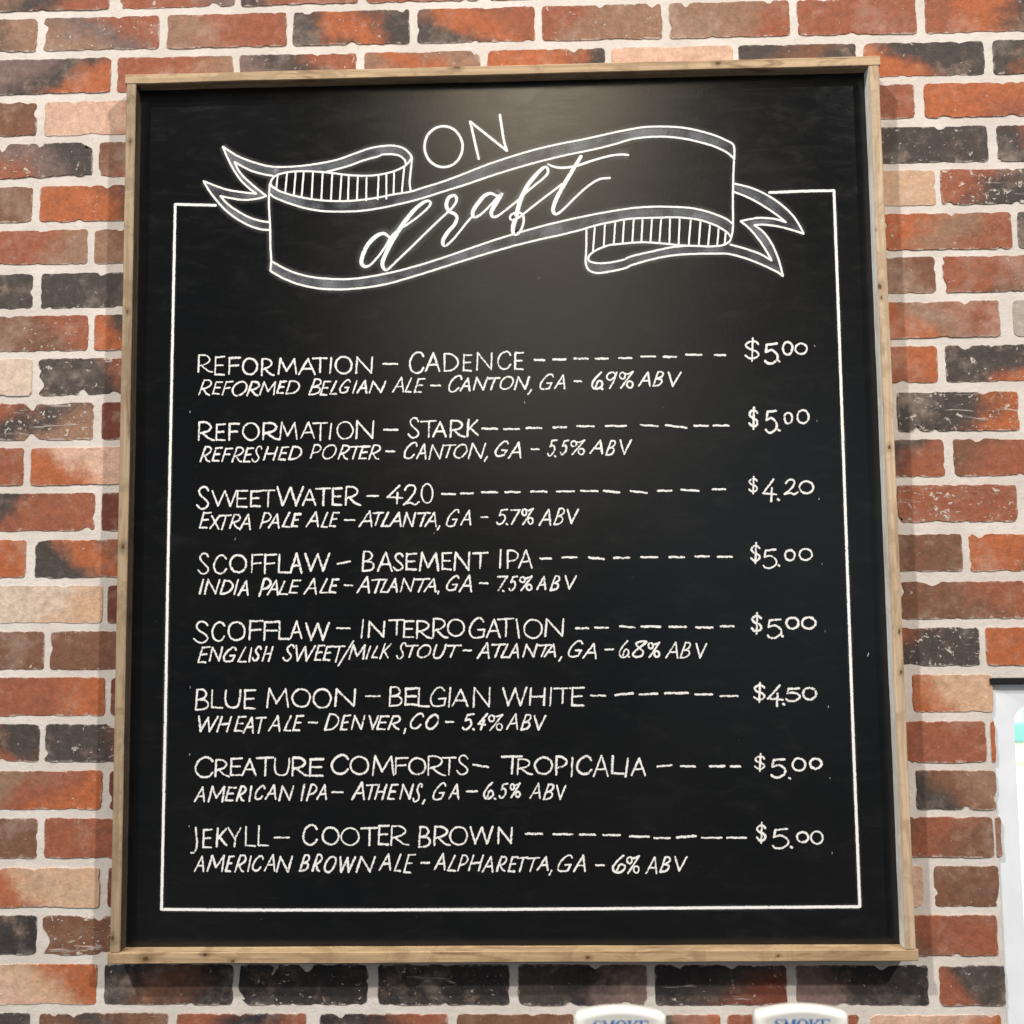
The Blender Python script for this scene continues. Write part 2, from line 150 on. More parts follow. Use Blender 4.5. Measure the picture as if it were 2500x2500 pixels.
  desc="E 218.1 -1053.5 19.6 -0.2 -0.4 24.6;N 234.3 -1051.8 21.9 -0.2 -0.3 22.5;G 255.9 -1052.6 19.8 -0.2 -0.3 22.8;L 276.3 -1053.2 13.6 -0.1 -0.3 23.6;I 292.2 -1052.9 6.2 -0.1 -0.3 22.3;S 296.8 -1051.8 15.4 -0.1 -0.2 23.3;H 311.5 -1052.4 17.7 -0.2 -0.2 23.2;S 341.5 -1052.2 18.5 -0.2 -0.2 25.4;W 360.7 -1052.4 30 -0.3 -0.2 24.3;E 387.2 -1051.8 17.4 -0.1 -0.1 24;E 399.9 -1051.9 16.9 -0.1 -0.1 22.5;T 413.8 -1054.3 20 -0.2 -0.1 24.7;/ 421.5 -1060 24.6 -0.2 -0.1 38.2;M 436.8 -1051 26.1 -0.2 -0.1 23;I 462.1 -1050.2 8.4 -0.1 -0 20.5;L 470.1 -1048.7 10.4 -0.1 -0 18.6;K 482 -1050.4 18.7 -0.2 -0 24.2;S 506.2 -1050.7 15.6 -0.1 0 25.3;T 520.3 -1048.5 19.1 -0.2 0 19.4;O 536.4 -1049.4 21 -0.2 0.1 20.7;U 559.3 -1050.3 20.6 -0.2 0.1 21.9;T 579.2 -1049 22.2 -0.2 0.1 19.7;- 602.6 -1038.3 615.5 -1038.4;A 622.4 -1050.9 19.4 -0.2 0.2 24.5;T 643.3 -1049.8 22.1 -0.2 0.2 21.2;L 656.5 -1050.4 12.6 -0.1 0.2 21.9;A 667.6 -1050.5 16 -0.1 0.2 22.2;N 687.9 -1049.6 23.1 -0.2 0.2 20.5;T 710.3 -1049.4 21.3 -0.2 0.2 19.2;A 718.6 -1049.4 18.2 -0.2 0.3 20.1;, 739.1 -1056.1 6.5 -0.1 0.1 8.7;G 753.7 -1049.9 22 -0.2 0.4 24.9;A 773.8 -1052.3 21.2 -0.2 0.4 23.4;- 805.9 -1038.8 819.6 -1038.9;6 826 -1051.3 15.6 -0.1 0.5 25.9;. 840.6 -1049.1;8 844.6 -1051.4 22.7 -0.2 0.5 25.6;% 867.3 -1051.9 18.6 -0.2 0.5 24.4;A 892.5 -1052.6 19 -0.2 0.6 24.8;B 912.6 -1052.8 17.1 -0.1 0.6 24.1;V 935.3 -1052.9 17.4 -0.1 0.6 22.5",
  price="$ 1014.9 -1019.7 16.9 -0.2 1 32.7;5 1037.1 -1025.9 22.3 -0.2 0.9 29.5;. 1059.9 -1021.8;0 1064 -1013.2 21.1 -0.2 0.6 19.4;0 1086.8 -1013 22 -0.2 0.6 18.8",
  leader="- 764.6 -1008.2 784.3 -1008.4;- 792 -1007.5 812.8 -1007.7;- 827.8 -1005.7 850.8 -1007.8;- 858.4 -1006.6 887.5 -1006.9;- 898.6 -1007.4 924.3 -1007.7;- 936.4 -1008.5 962.1 -1008.8;- 971.7 -1007.2 992.3 -1007.4"),
 dict(name="B 215.6 -1121.1 21 -0.2 -0.5 31.4;L 238.4 -1118.5 18.2 -0.1 -0.4 27.8;U 258.4 -1118.4 24.9 -0.2 -0.3 27.5;E 286 -1119.8 18.8 -0.1 -0.3 29.1;M 318.6 -1118.5 33.5 -0.2 -0.3 29.6;O 355.4 -1118.3 28.5 -0.2 -0.2 28.2;O 385.7 -1120 28.3 -0.2 -0.2 29.7;N 417.1 -1117.7 31.7 -0.2 -0.1 27.1;- 461.9 -1102.4 483.9 -1102.6;B 495.5 -1117.9 20.9 -0.2 0 29.6;E 517.9 -1116.6 22.1 -0.2 0.1 26.6;L 537.3 -1118.7 18 -0.1 0.1 28.5;G 554.5 -1118.8 24.4 -0.2 0.1 29.4;I 580.8 -1119.6 4.9 -0 0.2 29.6;A 585.7 -1119 25.1 -0.2 0.2 26.4;N 616.1 -1120.3 26.6 -0.2 0.2 30;W 658.3 -1118.4 36.4 -0.3 0.3 28.2;H 696.5 -1117.9 24.6 -0.2 0.3 26.5;I 725.6 -1119.1 4.5 -0 0.4 28;T 731.5 -1115.3 26.5 -0.2 0.3 23.5;E 756.7 -1119.3 20.1 -0.2 0.4 28.4",
  desc="W 220.7 -1152 30.1 -0.2 -0.4 24.1;H 246.8 -1152.6 23.5 -0.2 -0.3 23.8;E 272.3 -1151.6 19 -0.1 -0.3 22.8;A 284.9 -1154.4 17.2 -0.1 -0.3 24.5;T 303.6 -1154.5 16.6 -0.1 -0.3 24.5;A 321.4 -1151.9 18.4 -0.1 -0.2 23.7;L 343.9 -1152 12.7 -0.1 -0.2 23.7;E 356.6 -1151.4 17.9 -0.1 -0.2 23.6;- 379.7 -1139.1 393.8 -1139.2;D 402.4 -1151.2 22.5 -0.2 -0.1 25.1;E 424.9 -1150.8 17.3 -0.1 -0.1 22.9;N 441.2 -1150.4 21.4 -0.1 -0.1 21.7;V 466.8 -1150.2 15.3 -0.1 -0 21;E 477.5 -1150.7 19.8 -0.1 -0 21.4;R 494 -1150.9 19.8 -0.1 0 21.7;, 516.4 -1156.6 5 -0 0 9.3;C 526.3 -1150.1 20.5 -0.1 0.1 24;O 548.3 -1150.8 20.2 -0.1 0.1 22.7;- 576.8 -1139.6 589.5 -1139.7;5 600.7 -1151.6 18.2 -0.1 0.2 24.4;. 617.4 -1150.2;4 622.7 -1152.2 15.9 -0.1 0.2 25.4;% 638.3 -1153.3 21.8 -0.1 0.2 24.9;A 663.6 -1151.6 17.7 -0.1 0.2 23.9;B 683.7 -1152.6 16.7 -0.1 0.3 23.9;V 703 -1153 18.6 -0.1 0.3 22.7",
  price="$ 1015.5 -1116.1 17.8 -0.1 0.9 29.8;4 1035.1 -1122.4 23.8 -0.2 1 32.8;. 1058.8 -1118.3;5 1061.1 -1115.1 21.5 -0.2 0.7 21.1;0 1084.9 -1113.4 21.5 -0.2 0.7 19.9",
  leader="- 784.7 -1103.9 806.9 -1104.1;- 819.4 -1103.3 846.7 -1101.1;- 853.9 -1103.2 881.3 -1101.7;- 889.9 -1101.3 925 -1101.5;- 933 -1103.4 959.1 -1103.6;- 968.5 -1105.9 995.3 -1106.1"),
 dict(name="C 216.5 -1217 27.6 -0.2 -0.5 31.4;R 245.6 -1215.7 22.5 -0.1 -0.4 26;E 267.6 -1214 18.8 -0.1 -0.3 26.1;A 284.1 -1214.1 22.2 -0.1 -0.3 25.4;T 304.7 -1214.5 27 -0.2 -0.3 27.9;U 330.7 -1214.4 24 -0.1 -0.2 26.5;R 356.2 -1215.2 25.3 -0.1 -0.2 27.9;E 381 -1216.1 22.9 -0.1 -0.2 27.1;C 412.5 -1213.3 26.3 -0.2 -0.1 29.5;O 439.6 -1213.8 28.6 -0.2 -0.1 27.4;M 471.2 -1215.4 33 -0.2 -0 29.8;F 504.1 -1213.5 20.5 -0.1 0 25.3;O 523.4 -1214.7 26.2 -0.2 0.1 26.3;R 550.7 -1215.6 27.3 -0.2 0.1 29;T 570.8 -1214.9 22.3 -0.1 0.1 26.7;S 591.6 -1214.6 18.2 -0.1 0.2 29.3;- 615.6 -1199.6 639 -1203.5;T 655.9 -1213.9 31.2 -0.2 0.3 27.1;R 678.1 -1215.5 24.1 -0.1 0.3 24.5;O 702.7 -1215.2 27.4 -0.2 0.3 26.7;P 732.8 -1216.3 18.4 -0.1 0.4 28.6;I 754.7 -1218.1 4.5 -0 0.4 28.1;C 762.8 -1215.8 23 -0.1 0.5 28.1;A 786.2 -1218.6 22.8 -0.1 0.5 31.4;L 811.8 -1215 19.8 -0.1 0.5 27.1;I 831.2 -1219.5 6.6 -0 0.5 28.1;A 839.8 -1217.4 22.1 -0.1 0.5 26.6",
  desc="A 216.1 -1250.6 16.2 -0.1 -0.4 22.8;M 235.4 -1251 26 -0.1 -0.3 23.8;E 260.1 -1249.7 18.6 -0.1 -0.3 21.6;R 276.1 -1250.1 16.3 -0.1 -0.3 23.3;I 294.5 -1250.6 6.1 -0 -0.3 23.8;C 303.1 -1248.4 16.2 -0.1 -0.2 22.3;A 317.7 -1247.7 17.4 -0.1 -0.2 22.3;N 337.6 -1249.8 23.1 -0.1 -0.2 22.7;I 369.1 -1249.9 7.6 -0 -0.2 24.9;P 377.1 -1250 17.3 -0.1 -0.2 24.9;A 391.9 -1248.5 15.7 -0.1 -0.1 22.7;- 413.8 -1237.4 430.9 -1237.5;A 442 -1249.1 19.7 -0.1 -0.1 26.7;T 462.7 -1248.5 17.9 -0.1 -0 22.7;H 474.6 -1249 19.4 -0.1 -0 23.4;E 493.1 -1248.6 17.1 -0.1 0 23;N 510.6 -1249.1 21.5 -0.1 0 23.4;S 529.4 -1252.5 15.1 -0.1 0.1 27.8;, 542.7 -1255.5 5.7 -0 0 8.1;G 558.6 -1249.7 19.7 -0.1 0.1 25.4;A 580.2 -1248.6 16.6 -0.1 0.1 22.8;- 605.9 -1237.2 622.8 -1237.3;6 630 -1248.8 16.1 -0.1 0.2 25.4;. 647.2 -1247.5;5 652.1 -1247.9 14.6 -0.1 0.2 22.6;% 667.7 -1247.3 16.6 -0.1 0.2 22.4;A 695.8 -1248.6 16.6 -0.1 0.3 23.3;B 714.6 -1250.1 16.8 -0.1 0.3 23.3;V 733.8 -1250.2 15 -0.1 0.3 22.1",
  price="$ 1013.7 -1212.5 16.7 -0.1 0.8 26.3;5 1036.5 -1221.8 22.4 -0.1 0.9 28.8;. 1063.8 -1221.4;0 1066.6 -1212.6 21.1 -0.1 0.7 20.3;0 1091.1 -1209.8 19.4 -0.1 0.6 17.1",
  leader="- 877.1 -1204 899.3 -1202.4;- 910.2 -1203.9 932.5 -1204;- 950.9 -1204 973.8 -1204.1;- 980.4 -1204.5 996.2 -1204.5"),
 dict(name="J 211.9 -1323.2 11.4 -0 -0.6 38.7;E 229.2 -1314.8 15.2 -0.1 -0.4 27.6;K 248.2 -1313.9 17.2 -0.1 -0.4 28.5;Y 265.4 -1313.5 20.4 -0.1 -0.4 28.5;L 290 -1312.9 16.7 -0.1 -0.3 29.2;L 308.3 -1312.9 16.7 -0.1 -0.3 30.2;- 331.7 -1300.3 354.5 -1300.4;C 372.3 -1312 22.4 -0.1 -0.2 30.5;O 400 -1311.8 26.2 -0.1 -0.1 26.8;O 426.8 -1312.6 27.7 -0.1 -0.1 26.5;T 454.9 -1313.2 26 -0.1 -0 27.4;E 479.9 -1311.8 17.4 -0.1 -0 29.1;R 498 -1312.9 27.6 -0.1 0 29.4;B 537.2 -1315.6 19.1 -0.1 0.1 30.4;R 559.4 -1313.2 25 -0.1 0.1 28.6;O 581.7 -1312.8 26.8 -0.1 0.2 27.5;W 610 -1311.2 34.9 -0.1 0.2 26.7;N 649.3 -1311 22.8 -0.1 0.2 24.9",
  desc="A 217.3 -1347.9 15.8 -0.1 -0.4 23.2;M 236.1 -1347.7 26.3 -0.1 -0.3 24;E 261.9 -1348.1 14.6 -0.1 -0.3 23.5;R 275 -1348.8 18.5 -0.1 -0.3 25.4;I 293.8 -1348.2 7 -0 -0.3 23.8;C 300.8 -1347.4 17.3 -0.1 -0.2 23.1;A 317.4 -1347.5 17.3 -0.1 -0.2 24.5;N 334.7 -1349.5 25.1 -0.1 -0.2 24.4;B 367.4 -1348.1 16.9 -0.1 -0.2 24.7;R 385.8 -1348.2 16.3 -0.1 -0.1 25.4;O 403.2 -1350 18.9 -0.1 -0.1 24.6;W 425.4 -1349.8 24.6 -0.1 -0.1 23.9;N 448.9 -1349.8 28.7 -0.1 -0 23.9;A 481 -1347 18.5 -0.1 -0 24.9;L 502.6 -1348.5 11.6 -0 0 25.8;E 516.1 -1350.6 18.5 -0.1 0.1 27.4;- 541 -1336.1 554.2 -1336.1;A 559.3 -1346.4 17.4 -0.1 0.1 24;L 578.2 -1348.4 13.5 -0 0.1 23.4;P 592.8 -1348.4 16.5 -0.1 0.1 23.8;H 607.8 -1348.4 23.3 -0.1 0.2 23.8;A 627.2 -1350 17.2 -0.1 0.2 23.4;R 647.2 -1349 16.8 -0.1 0.2 22.3;E 663.9 -1349.7 16.5 -0.1 0.2 22.9;T 676.7 -1349.7 17.2 -0.1 0.2 21.9;T 690.9 -1349.4 19.5 -0.1 0.3 21.2;A 704.4 -1348 17.9 -0.1 0.3 21.2;, 721.5 -1354.6 6 -0 0.1 8.7;G 734.3 -1349.9 22 -0.1 0.4 25.1;A 756 -1350 18.7 -0.1 0.4 24.8;- 787.8 -1340.2 801.2 -1340.2;6 810.8 -1351.3 19.7 -0.1 0.5 25.9;% 831.2 -1352.8 19.4 -0.1 0.5 26.5;A 857.5 -1353.2 17.6 -0.1 0.5 25;B 877.3 -1350.8 16.4 -0.1 0.5 22.8;V 898.2 -1349.4 19.3 -0.1 0.5 21.8",
  price="$ 1013.6 -1312 15.3 -0.1 0.9 31.1;5 1035.4 -1319.6 24.2 -0.1 0.9 29.8;. 1063.2 -1316.4;0 1069.4 -1311.6 19.1 -0.1 0.6 17.9;0 1089 -1313.6 19.7 -0.1 0.7 20.3",
  leader="- 689.2 -1296.5 714.7 -1296.6;- 728.3 -1297.3 757.5 -1297.4;- 765.7 -1298 789.4 -1298.1;- 798.6 -1298.7 824.3 -1298.8;- 836.2 -1300.9 865 -1301.1;- 870.5 -1303.1 894.3 -1303.2;- 902.2 -1302.4 931 -1300.4;- 937.5 -1303 966.9 -1303.1;- 972.6 -1303.1 1001.4 -1303.2"),
]
RIBBON = [
  [(244.8,-281.4),(264.8,-295.2),(287.5,-305.4),(312.3,-313.0),(332.5,-315.1),(359.4,-314.5),(388.6,-311.2),(417.7,-305.8),(444.5,-296.7),(466.9,-289.1),(482.6,-286.5),(486.2,-286.1),(499.6,-285.4),(511.9,-287.5),(521.9,-292.8),(529.7,-302.2),(530.4,-311.4),(529.0,-325.2),(527.4,-343.5),(529.0,-357.2)],
  [(402.1,-323.9),(431.2,-316.7),(458.0,-307.4),(480.3,-301.6),(486.2,-299.0),(501.8,-298.8),(513.0,-301.8),(520.1,-308.4),(521.4,-314.0)],
  [(321.6,-347.1),(317.7,-340.1),(321.4,-332.1),(329.3,-326.5),(348.3,-322.8),(373.0,-322.4),(402.1,-324.8),(433.4,-329.4),(448.2,-330.8),(468.3,-331.2),(490.6,-328.5),(510.7,-322.5),(524.1,-314.0),(530.8,-303.4)],
  [(316.6,-341.2),(321.6,-345.9),(332.8,-353.0),(355.3,-360.4),(377.7,-365.4),(404.5,-368.9),(433.6,-369.7),(455.0,-368.3),(479.5,-365.4),(501.8,-361.2),(528.5,-357.2),(546.3,-351.9),(577.5,-342.7),(608.7,-331.4),(639.9,-319.4),(675.6,-307.6),(713.4,-296.9),(751.3,-288.5),(791.3,-281.4),(831.3,-273.0),(856.7,-268.3),(878.9,-265.1),(905.4,-264.8),(934.1,-267.0),(958.2,-272.1),(984.5,-280.7),(1001.9,-289.1),(1010.1,-294.6),(1012.0,-303.1),(1011.2,-317.9)],
  [(317.2,-356.2),(324.0,-362.0),(346.4,-371.6),(373.3,-380.2),(400.2,-384.8),(431.4,-385.9),(457.2,-385.0),(484.0,-381.5),(510.7,-376.3),(541.8,-368.9),(577.4,-358.2),(613.0,-347.5),(648.7,-335.7),(684.3,-325.0),(724.3,-314.3),(764.4,-305.3),(804.3,-297.7),(835.4,-290.3),(860.8,-283.1),(887.4,-280.5),(913.9,-281.0),(940.3,-284.8),(962.2,-290.6),(984.0,-297.9),(1001.3,-307.4),(1011.0,-316.7)],
  [(316.6,-341.2),(315.6,-372.2),(317.7,-406.5),(318.7,-440.7),(320.0,-458.9),(318.8,-474.7)],
  [(320.4,-460.0),(338.3,-470.5),(360.6,-480.0),(389.6,-486.6),(431.7,-489.4),(468.5,-486.0),(506.2,-479.0),(541.6,-470.0),(577.0,-459.3),(612.4,-447.5),(647.8,-435.8),(683.2,-425.1),(718.6,-415.6),(754.0,-407.2),(789.4,-400.0),(824.7,-393.9),(858.7,-389.3),(889.5,-387.7),(920.2,-388.7),(946.5,-391.1),(968.2,-396.5),(985.6,-403.1),(998.5,-409.5),(1006.6,-416.4)],
  [(318.8,-474.7),(338.5,-486.4),(363.0,-496.3),(389.7,-502.4),(418.5,-504.7),(436.2,-504.4),(461.9,-502.6),(492.9,-497.7),(528.3,-488.4),(568.1,-476.5),(607.9,-464.4),(647.7,-452.7),(683.1,-443.2),(718.4,-434.8),(749.3,-428.6),(780.3,-421.3),(806.8,-413.9),(833.3,-408.8),(849.6,-405.9),(871.6,-404.8),(897.9,-404.6),(926.4,-404.7),(954.8,-408.6),(976.5,-415.8),(989.4,-422.9),(999.1,-430.3),(1003.2,-436.6)],
  [(1011.2,-317.9),(1009.8,-336.1),(1008.8,-354.2),(1007.5,-385.9),(1006.9,-415.3),(1004.9,-432.2),(1000.2,-443.3),(988.7,-448.7)],
  [(988.7,-448.7),(971.2,-449.5),(953.8,-448.5),(929.8,-447.2),(903.6,-443.8),(875.2,-441.4),(853.3,-442.1),(831.3,-444.0),(823.8,-444.7),(808.3,-450.1),(797.3,-456.6),(792.3,-463.3),(793.8,-468.5),(805.8,-471.9),(823.3,-471.3),(843.1,-467.6),(857.2,-462.0),(885.8,-455.8),(914.4,-450.0),(940.7,-447.8)],
  [(790.2,-418.1),(789.8,-444.1),(788.3,-466.6),(789.3,-475.6),(794.6,-483.6),(807.7,-486.7),(827.5,-484.2),(847.3,-480.0),(857.0,-475.5),(887.8,-467.1),(918.5,-462.0),(951.3,-460.4),(979.7,-460.5),(997.1,-461.2),(1016.6,-466.1),(1038.1,-474.3),(1057.4,-483.6),(1070.2,-490.6),(1077.6,-496.3)],
  [(1077.6,-496.3),(1074.8,-481.7),(1069.0,-461.5),(1060.8,-443.4),(1050.4,-428.5),(1038.0,-418.6)],
  [(1038.0,-418.6),(1050.7,-418.0),(1072.4,-421.1),(1094.0,-427.1),(1110.1,-433.1)],
  [(1110.1,-433.1),(1105.1,-421.7),(1094.7,-404.6),(1077.8,-387.3),(1056.5,-372.2),(1034.9,-361.6),(1010.1,-354.7)],
  [(1009.8,-367.4),(1030.1,-376.2),(1051.6,-389.1),(1070.8,-403.0),(1084.6,-415.0)],
  [(1084.6,-415.0),(1068.4,-409.7),(1046.7,-407.5),(1031.3,-409.5),(1018.1,-412.1)],
  [(1018.1,-412.1),(1030.9,-423.7),(1043.5,-439.7),(1053.9,-456.7),(1062.1,-472.5)],
  [(1062.1,-472.5),(1045.0,-462.1),(1023.5,-453.9),(1001.9,-447.2)],
  [(244.8,-281.4),(251.3,-297.2),(260.6,-315.9),(272.1,-333.4),(284.6,-346.3),(296.3,-355.7)],
  [(296.3,-355.7),(279.0,-353.5),(254.3,-349.1),(236.2,-343.0),(216.3,-334.6)],
  [(216.3,-334.6),(225.1,-349.7),(236.5,-364.9),(250.2,-380.0),(266.1,-392.9),(284.1,-403.6),(302.1,-410.3),(317.7,-412.2)],
  [(321.4,-328.7),(301.2,-324.3),(283.1,-317.5),(262.7,-305.6)],
  [(262.7,-305.6),(271.9,-323.0),(287.9,-339.5),(301.4,-351.2),(311.6,-359.5)],
  [(311.6,-359.5),(299.3,-363.1),(279.2,-365.0),(261.2,-362.4),(242.0,-358.1)],
  [(242.0,-358.1),(252.3,-369.8),(265.9,-380.3),(283.9,-391.0),(301.9,-397.5),(317.6,-400.1)],
]
HATCH = [
  [(328.6,-327.2),(326.5,-349.0)],
  [(342.7,-323.4),(340.0,-355.5)],
  [(355.7,-322.5),(353.1,-359.6)],
  [(368.0,-322.3),(364.7,-362.8)],
  [(381.9,-323.0),(379.9,-365.7)],
  [(396.5,-324.2),(394.5,-367.3)],
  [(411.0,-325.5),(409.0,-368.8)],
  [(424.9,-327.8),(422.4,-369.3)],
  [(435.7,-329.4),(434.7,-369.5)],
  [(449.5,-330.2),(448.1,-369.5)],
  [(462.5,-331.1),(462.1,-369.4)],
  [(480.8,-330.4),(479.3,-368.1)],
  [(492.4,-329.2),(492.4,-367.5)],
  [(504.0,-325.6),(503.1,-359.4)],
  [(519.2,-319.0),(515.6,-357.9)],
  [(802.8,-415.4),(799.5,-453.3)],
  [(817.8,-411.9),(815.4,-446.8)],
  [(833.2,-409.2),(830.4,-443.1)],
  [(846.3,-406.8),(843.4,-442.6)],
  [(860.6,-405.7),(857.6,-442.0)],
  [(873.7,-405.0),(871.2,-441.3)],
  [(887.6,-404.6),(884.6,-441.8)],
  [(901.2,-404.7),(897.7,-443.2)],
  [(914.4,-404.7),(912.3,-445.0)],
  [(928.6,-405.0),(925.9,-446.7)],
  [(945.0,-406.9),(940.7,-447.8)],
  [(959.2,-409.4),(955.5,-448.8)],
  [(973.3,-414.2),(969.1,-449.5)],
  [(985.8,-420.5),(982.6,-449.5)],
  [(995.9,-427.5),(993.6,-447.7)],
]
ON_LINES = [
  [(578.6,-256.9),(586.0,-258.2),(592.8,-261.5),(598.7,-266.7),(603.2,-273.4),(606.0,-281.1),(607.0,-289.3),(605.9,-297.5),(603.0,-305.1),(598.5,-311.6),(592.5,-316.5),(585.7,-319.5),(578.3,-320.4),(570.9,-319.2),(564.0,-315.9),(558.1,-310.7),(553.6,-304.1),(550.8,-296.4),(549.9,-288.1),(550.9,-279.9),(553.7,-272.3),(558.3,-265.8),(564.3,-260.9),(571.2,-257.8),(578.6,-256.9)],
  [(631.1,-308.9),(618.6,-250.6)],
  [(618.6,-250.6),(673.5,-297.2)],
  [(673.5,-297.2),(669.2,-282.2),(663.3,-241.0)],
]
SCRIPT_LINES = [
  [(498.4,-427.7,4.35),(488.4,-420.7,5.22),(477.3,-424.6,6.96),(465.1,-436.8,6.96),(457.4,-452.6,6.96),(455.2,-465.0,6.52),(460.1,-470.7,5.22),(468.5,-468.2,3.91),(479.6,-456.4,3.7),(490.7,-441.2,3.7),(498.4,-427.7,4.35),(508.4,-417.2,3.7),(524.0,-407.3,3.7),(539.5,-396.2,3.7),(552.9,-384.6,3.91),(558.7,-376.5,4.35),(555.2,-372.1,4.78),(546.3,-375.4,5.65),(532.9,-387.0,6.96),(519.5,-403.8,7.39),(506.2,-424.0,7.39),(494.0,-446.5,6.96),(486.7,-464.4,6.96),(488.4,-473.7,5.65),(494.0,-475.9,4.35),(508.4,-462.6,3.7),(528.3,-443.7,3.7),(550.6,-421.9,3.7),(570.6,-402.5,3.7),(583.5,-390.7,3.7),(591.8,-382.4,3.91),(597.3,-373.4,4.78),(596.3,-365.9,5.22),(590.7,-364.9,5.65),(584.5,-369.8,6.09),(582.2,-380.0,6.52),(586.2,-388.5,6.09),(594.6,-393.2,5.65),(597.9,-399.2,5.65),(593.8,-409.8,6.09),(584.9,-419.8,6.52),(577.5,-431.5,6.52),(577.1,-439.6,5.65),(581.9,-440.6,4.35),(591.5,-432.4,3.7),(603.7,-417.9,3.7),(612.7,-406.3,3.7),(621.6,-396.7,3.7)],
  [(658.4,-366.7,4.35),(648.4,-362.4,5.22),(638.4,-366.7,6.52),(628.4,-378.6,6.96),(621.6,-389.9,6.52),(622.7,-397.4,5.65),(628.2,-397.5,4.35),(637.1,-391.3,3.7),(648.3,-380.2,3.7),(658.4,-369.0,3.7),(665.3,-362.7,5.65),(658.3,-374.7,6.96),(650.0,-388.8,6.96),(650.4,-397.3,5.65),(657.0,-398.1,4.35),(667.0,-391.4,3.7),(678.2,-382.6,3.7),(689.3,-373.7,3.7),(701.6,-361.9,3.7),(715.0,-350.7,3.7),(726.2,-341.8,3.91),(734.1,-332.8,4.35),(733.1,-324.8,4.78),(726.9,-325.2,5.65),(715.6,-336.4,6.96),(702.8,-352.8,6.96),(692.6,-374.2,7.39),(686.9,-395.7,7.39),(681.6,-413.8,7.39),(681.5,-423.9,5.65),(685.9,-426.3,4.78),(691.7,-421.9,4.35),(696.7,-409.5,3.91),(696.8,-398.2,3.91),(692.4,-393.3,3.7),(683.6,-393.4,3.7),(677.3,-397.8,3.7),(679.0,-403.5,3.7),(690.1,-400.3,3.7),(708.0,-386.3,3.7),(728.0,-370.8,3.7),(745.9,-357.5,3.7),(754.8,-350.4,3.7)],
  [(784.2,-308.0,5.65),(774.0,-324.5,6.52),(760.4,-347.1,6.96),(747.9,-369.6,6.96),(741.5,-386.6,6.52),(742.7,-394.5,5.65),(748.0,-395.3,4.78),(758.7,-386.9,3.7),(774.4,-371.3,3.7),(792.3,-355.3,3.7),(810.2,-344.2,3.91),(826.8,-342.3,3.48)],
  [(734.3,-318.7,2.61),(743.1,-323.2,3.91),(757.4,-325.3,4.35),(777.4,-322.5,4.35),(801.8,-314.8,3.91),(826.3,-308.5,3.7),(844.0,-306.6,3.91),(854.6,-307.7,3.48)],
]
BORDER = [
  [(235.4,-372.4),(200.0,-370.8),(173.9,-369.6)],
  [(173.9,-369.6),(173.4,-620.2),(172.9,-863.5),(173.0,-1135.4),(172.5,-1399.2)],
  [(172.5,-1399.2),(350.9,-1400.5),(640.9,-1400.3),(928.2,-1398.8),(1155.5,-1397.6)],
  [(1155.5,-1397.6),(1155.1,-1165.0),(1155.8,-845.3),(1156.5,-544.2),(1156.6,-368.3)],
  [(1156.6,-368.3),(1111.1,-368.3),(1061.6,-369.5)],
]
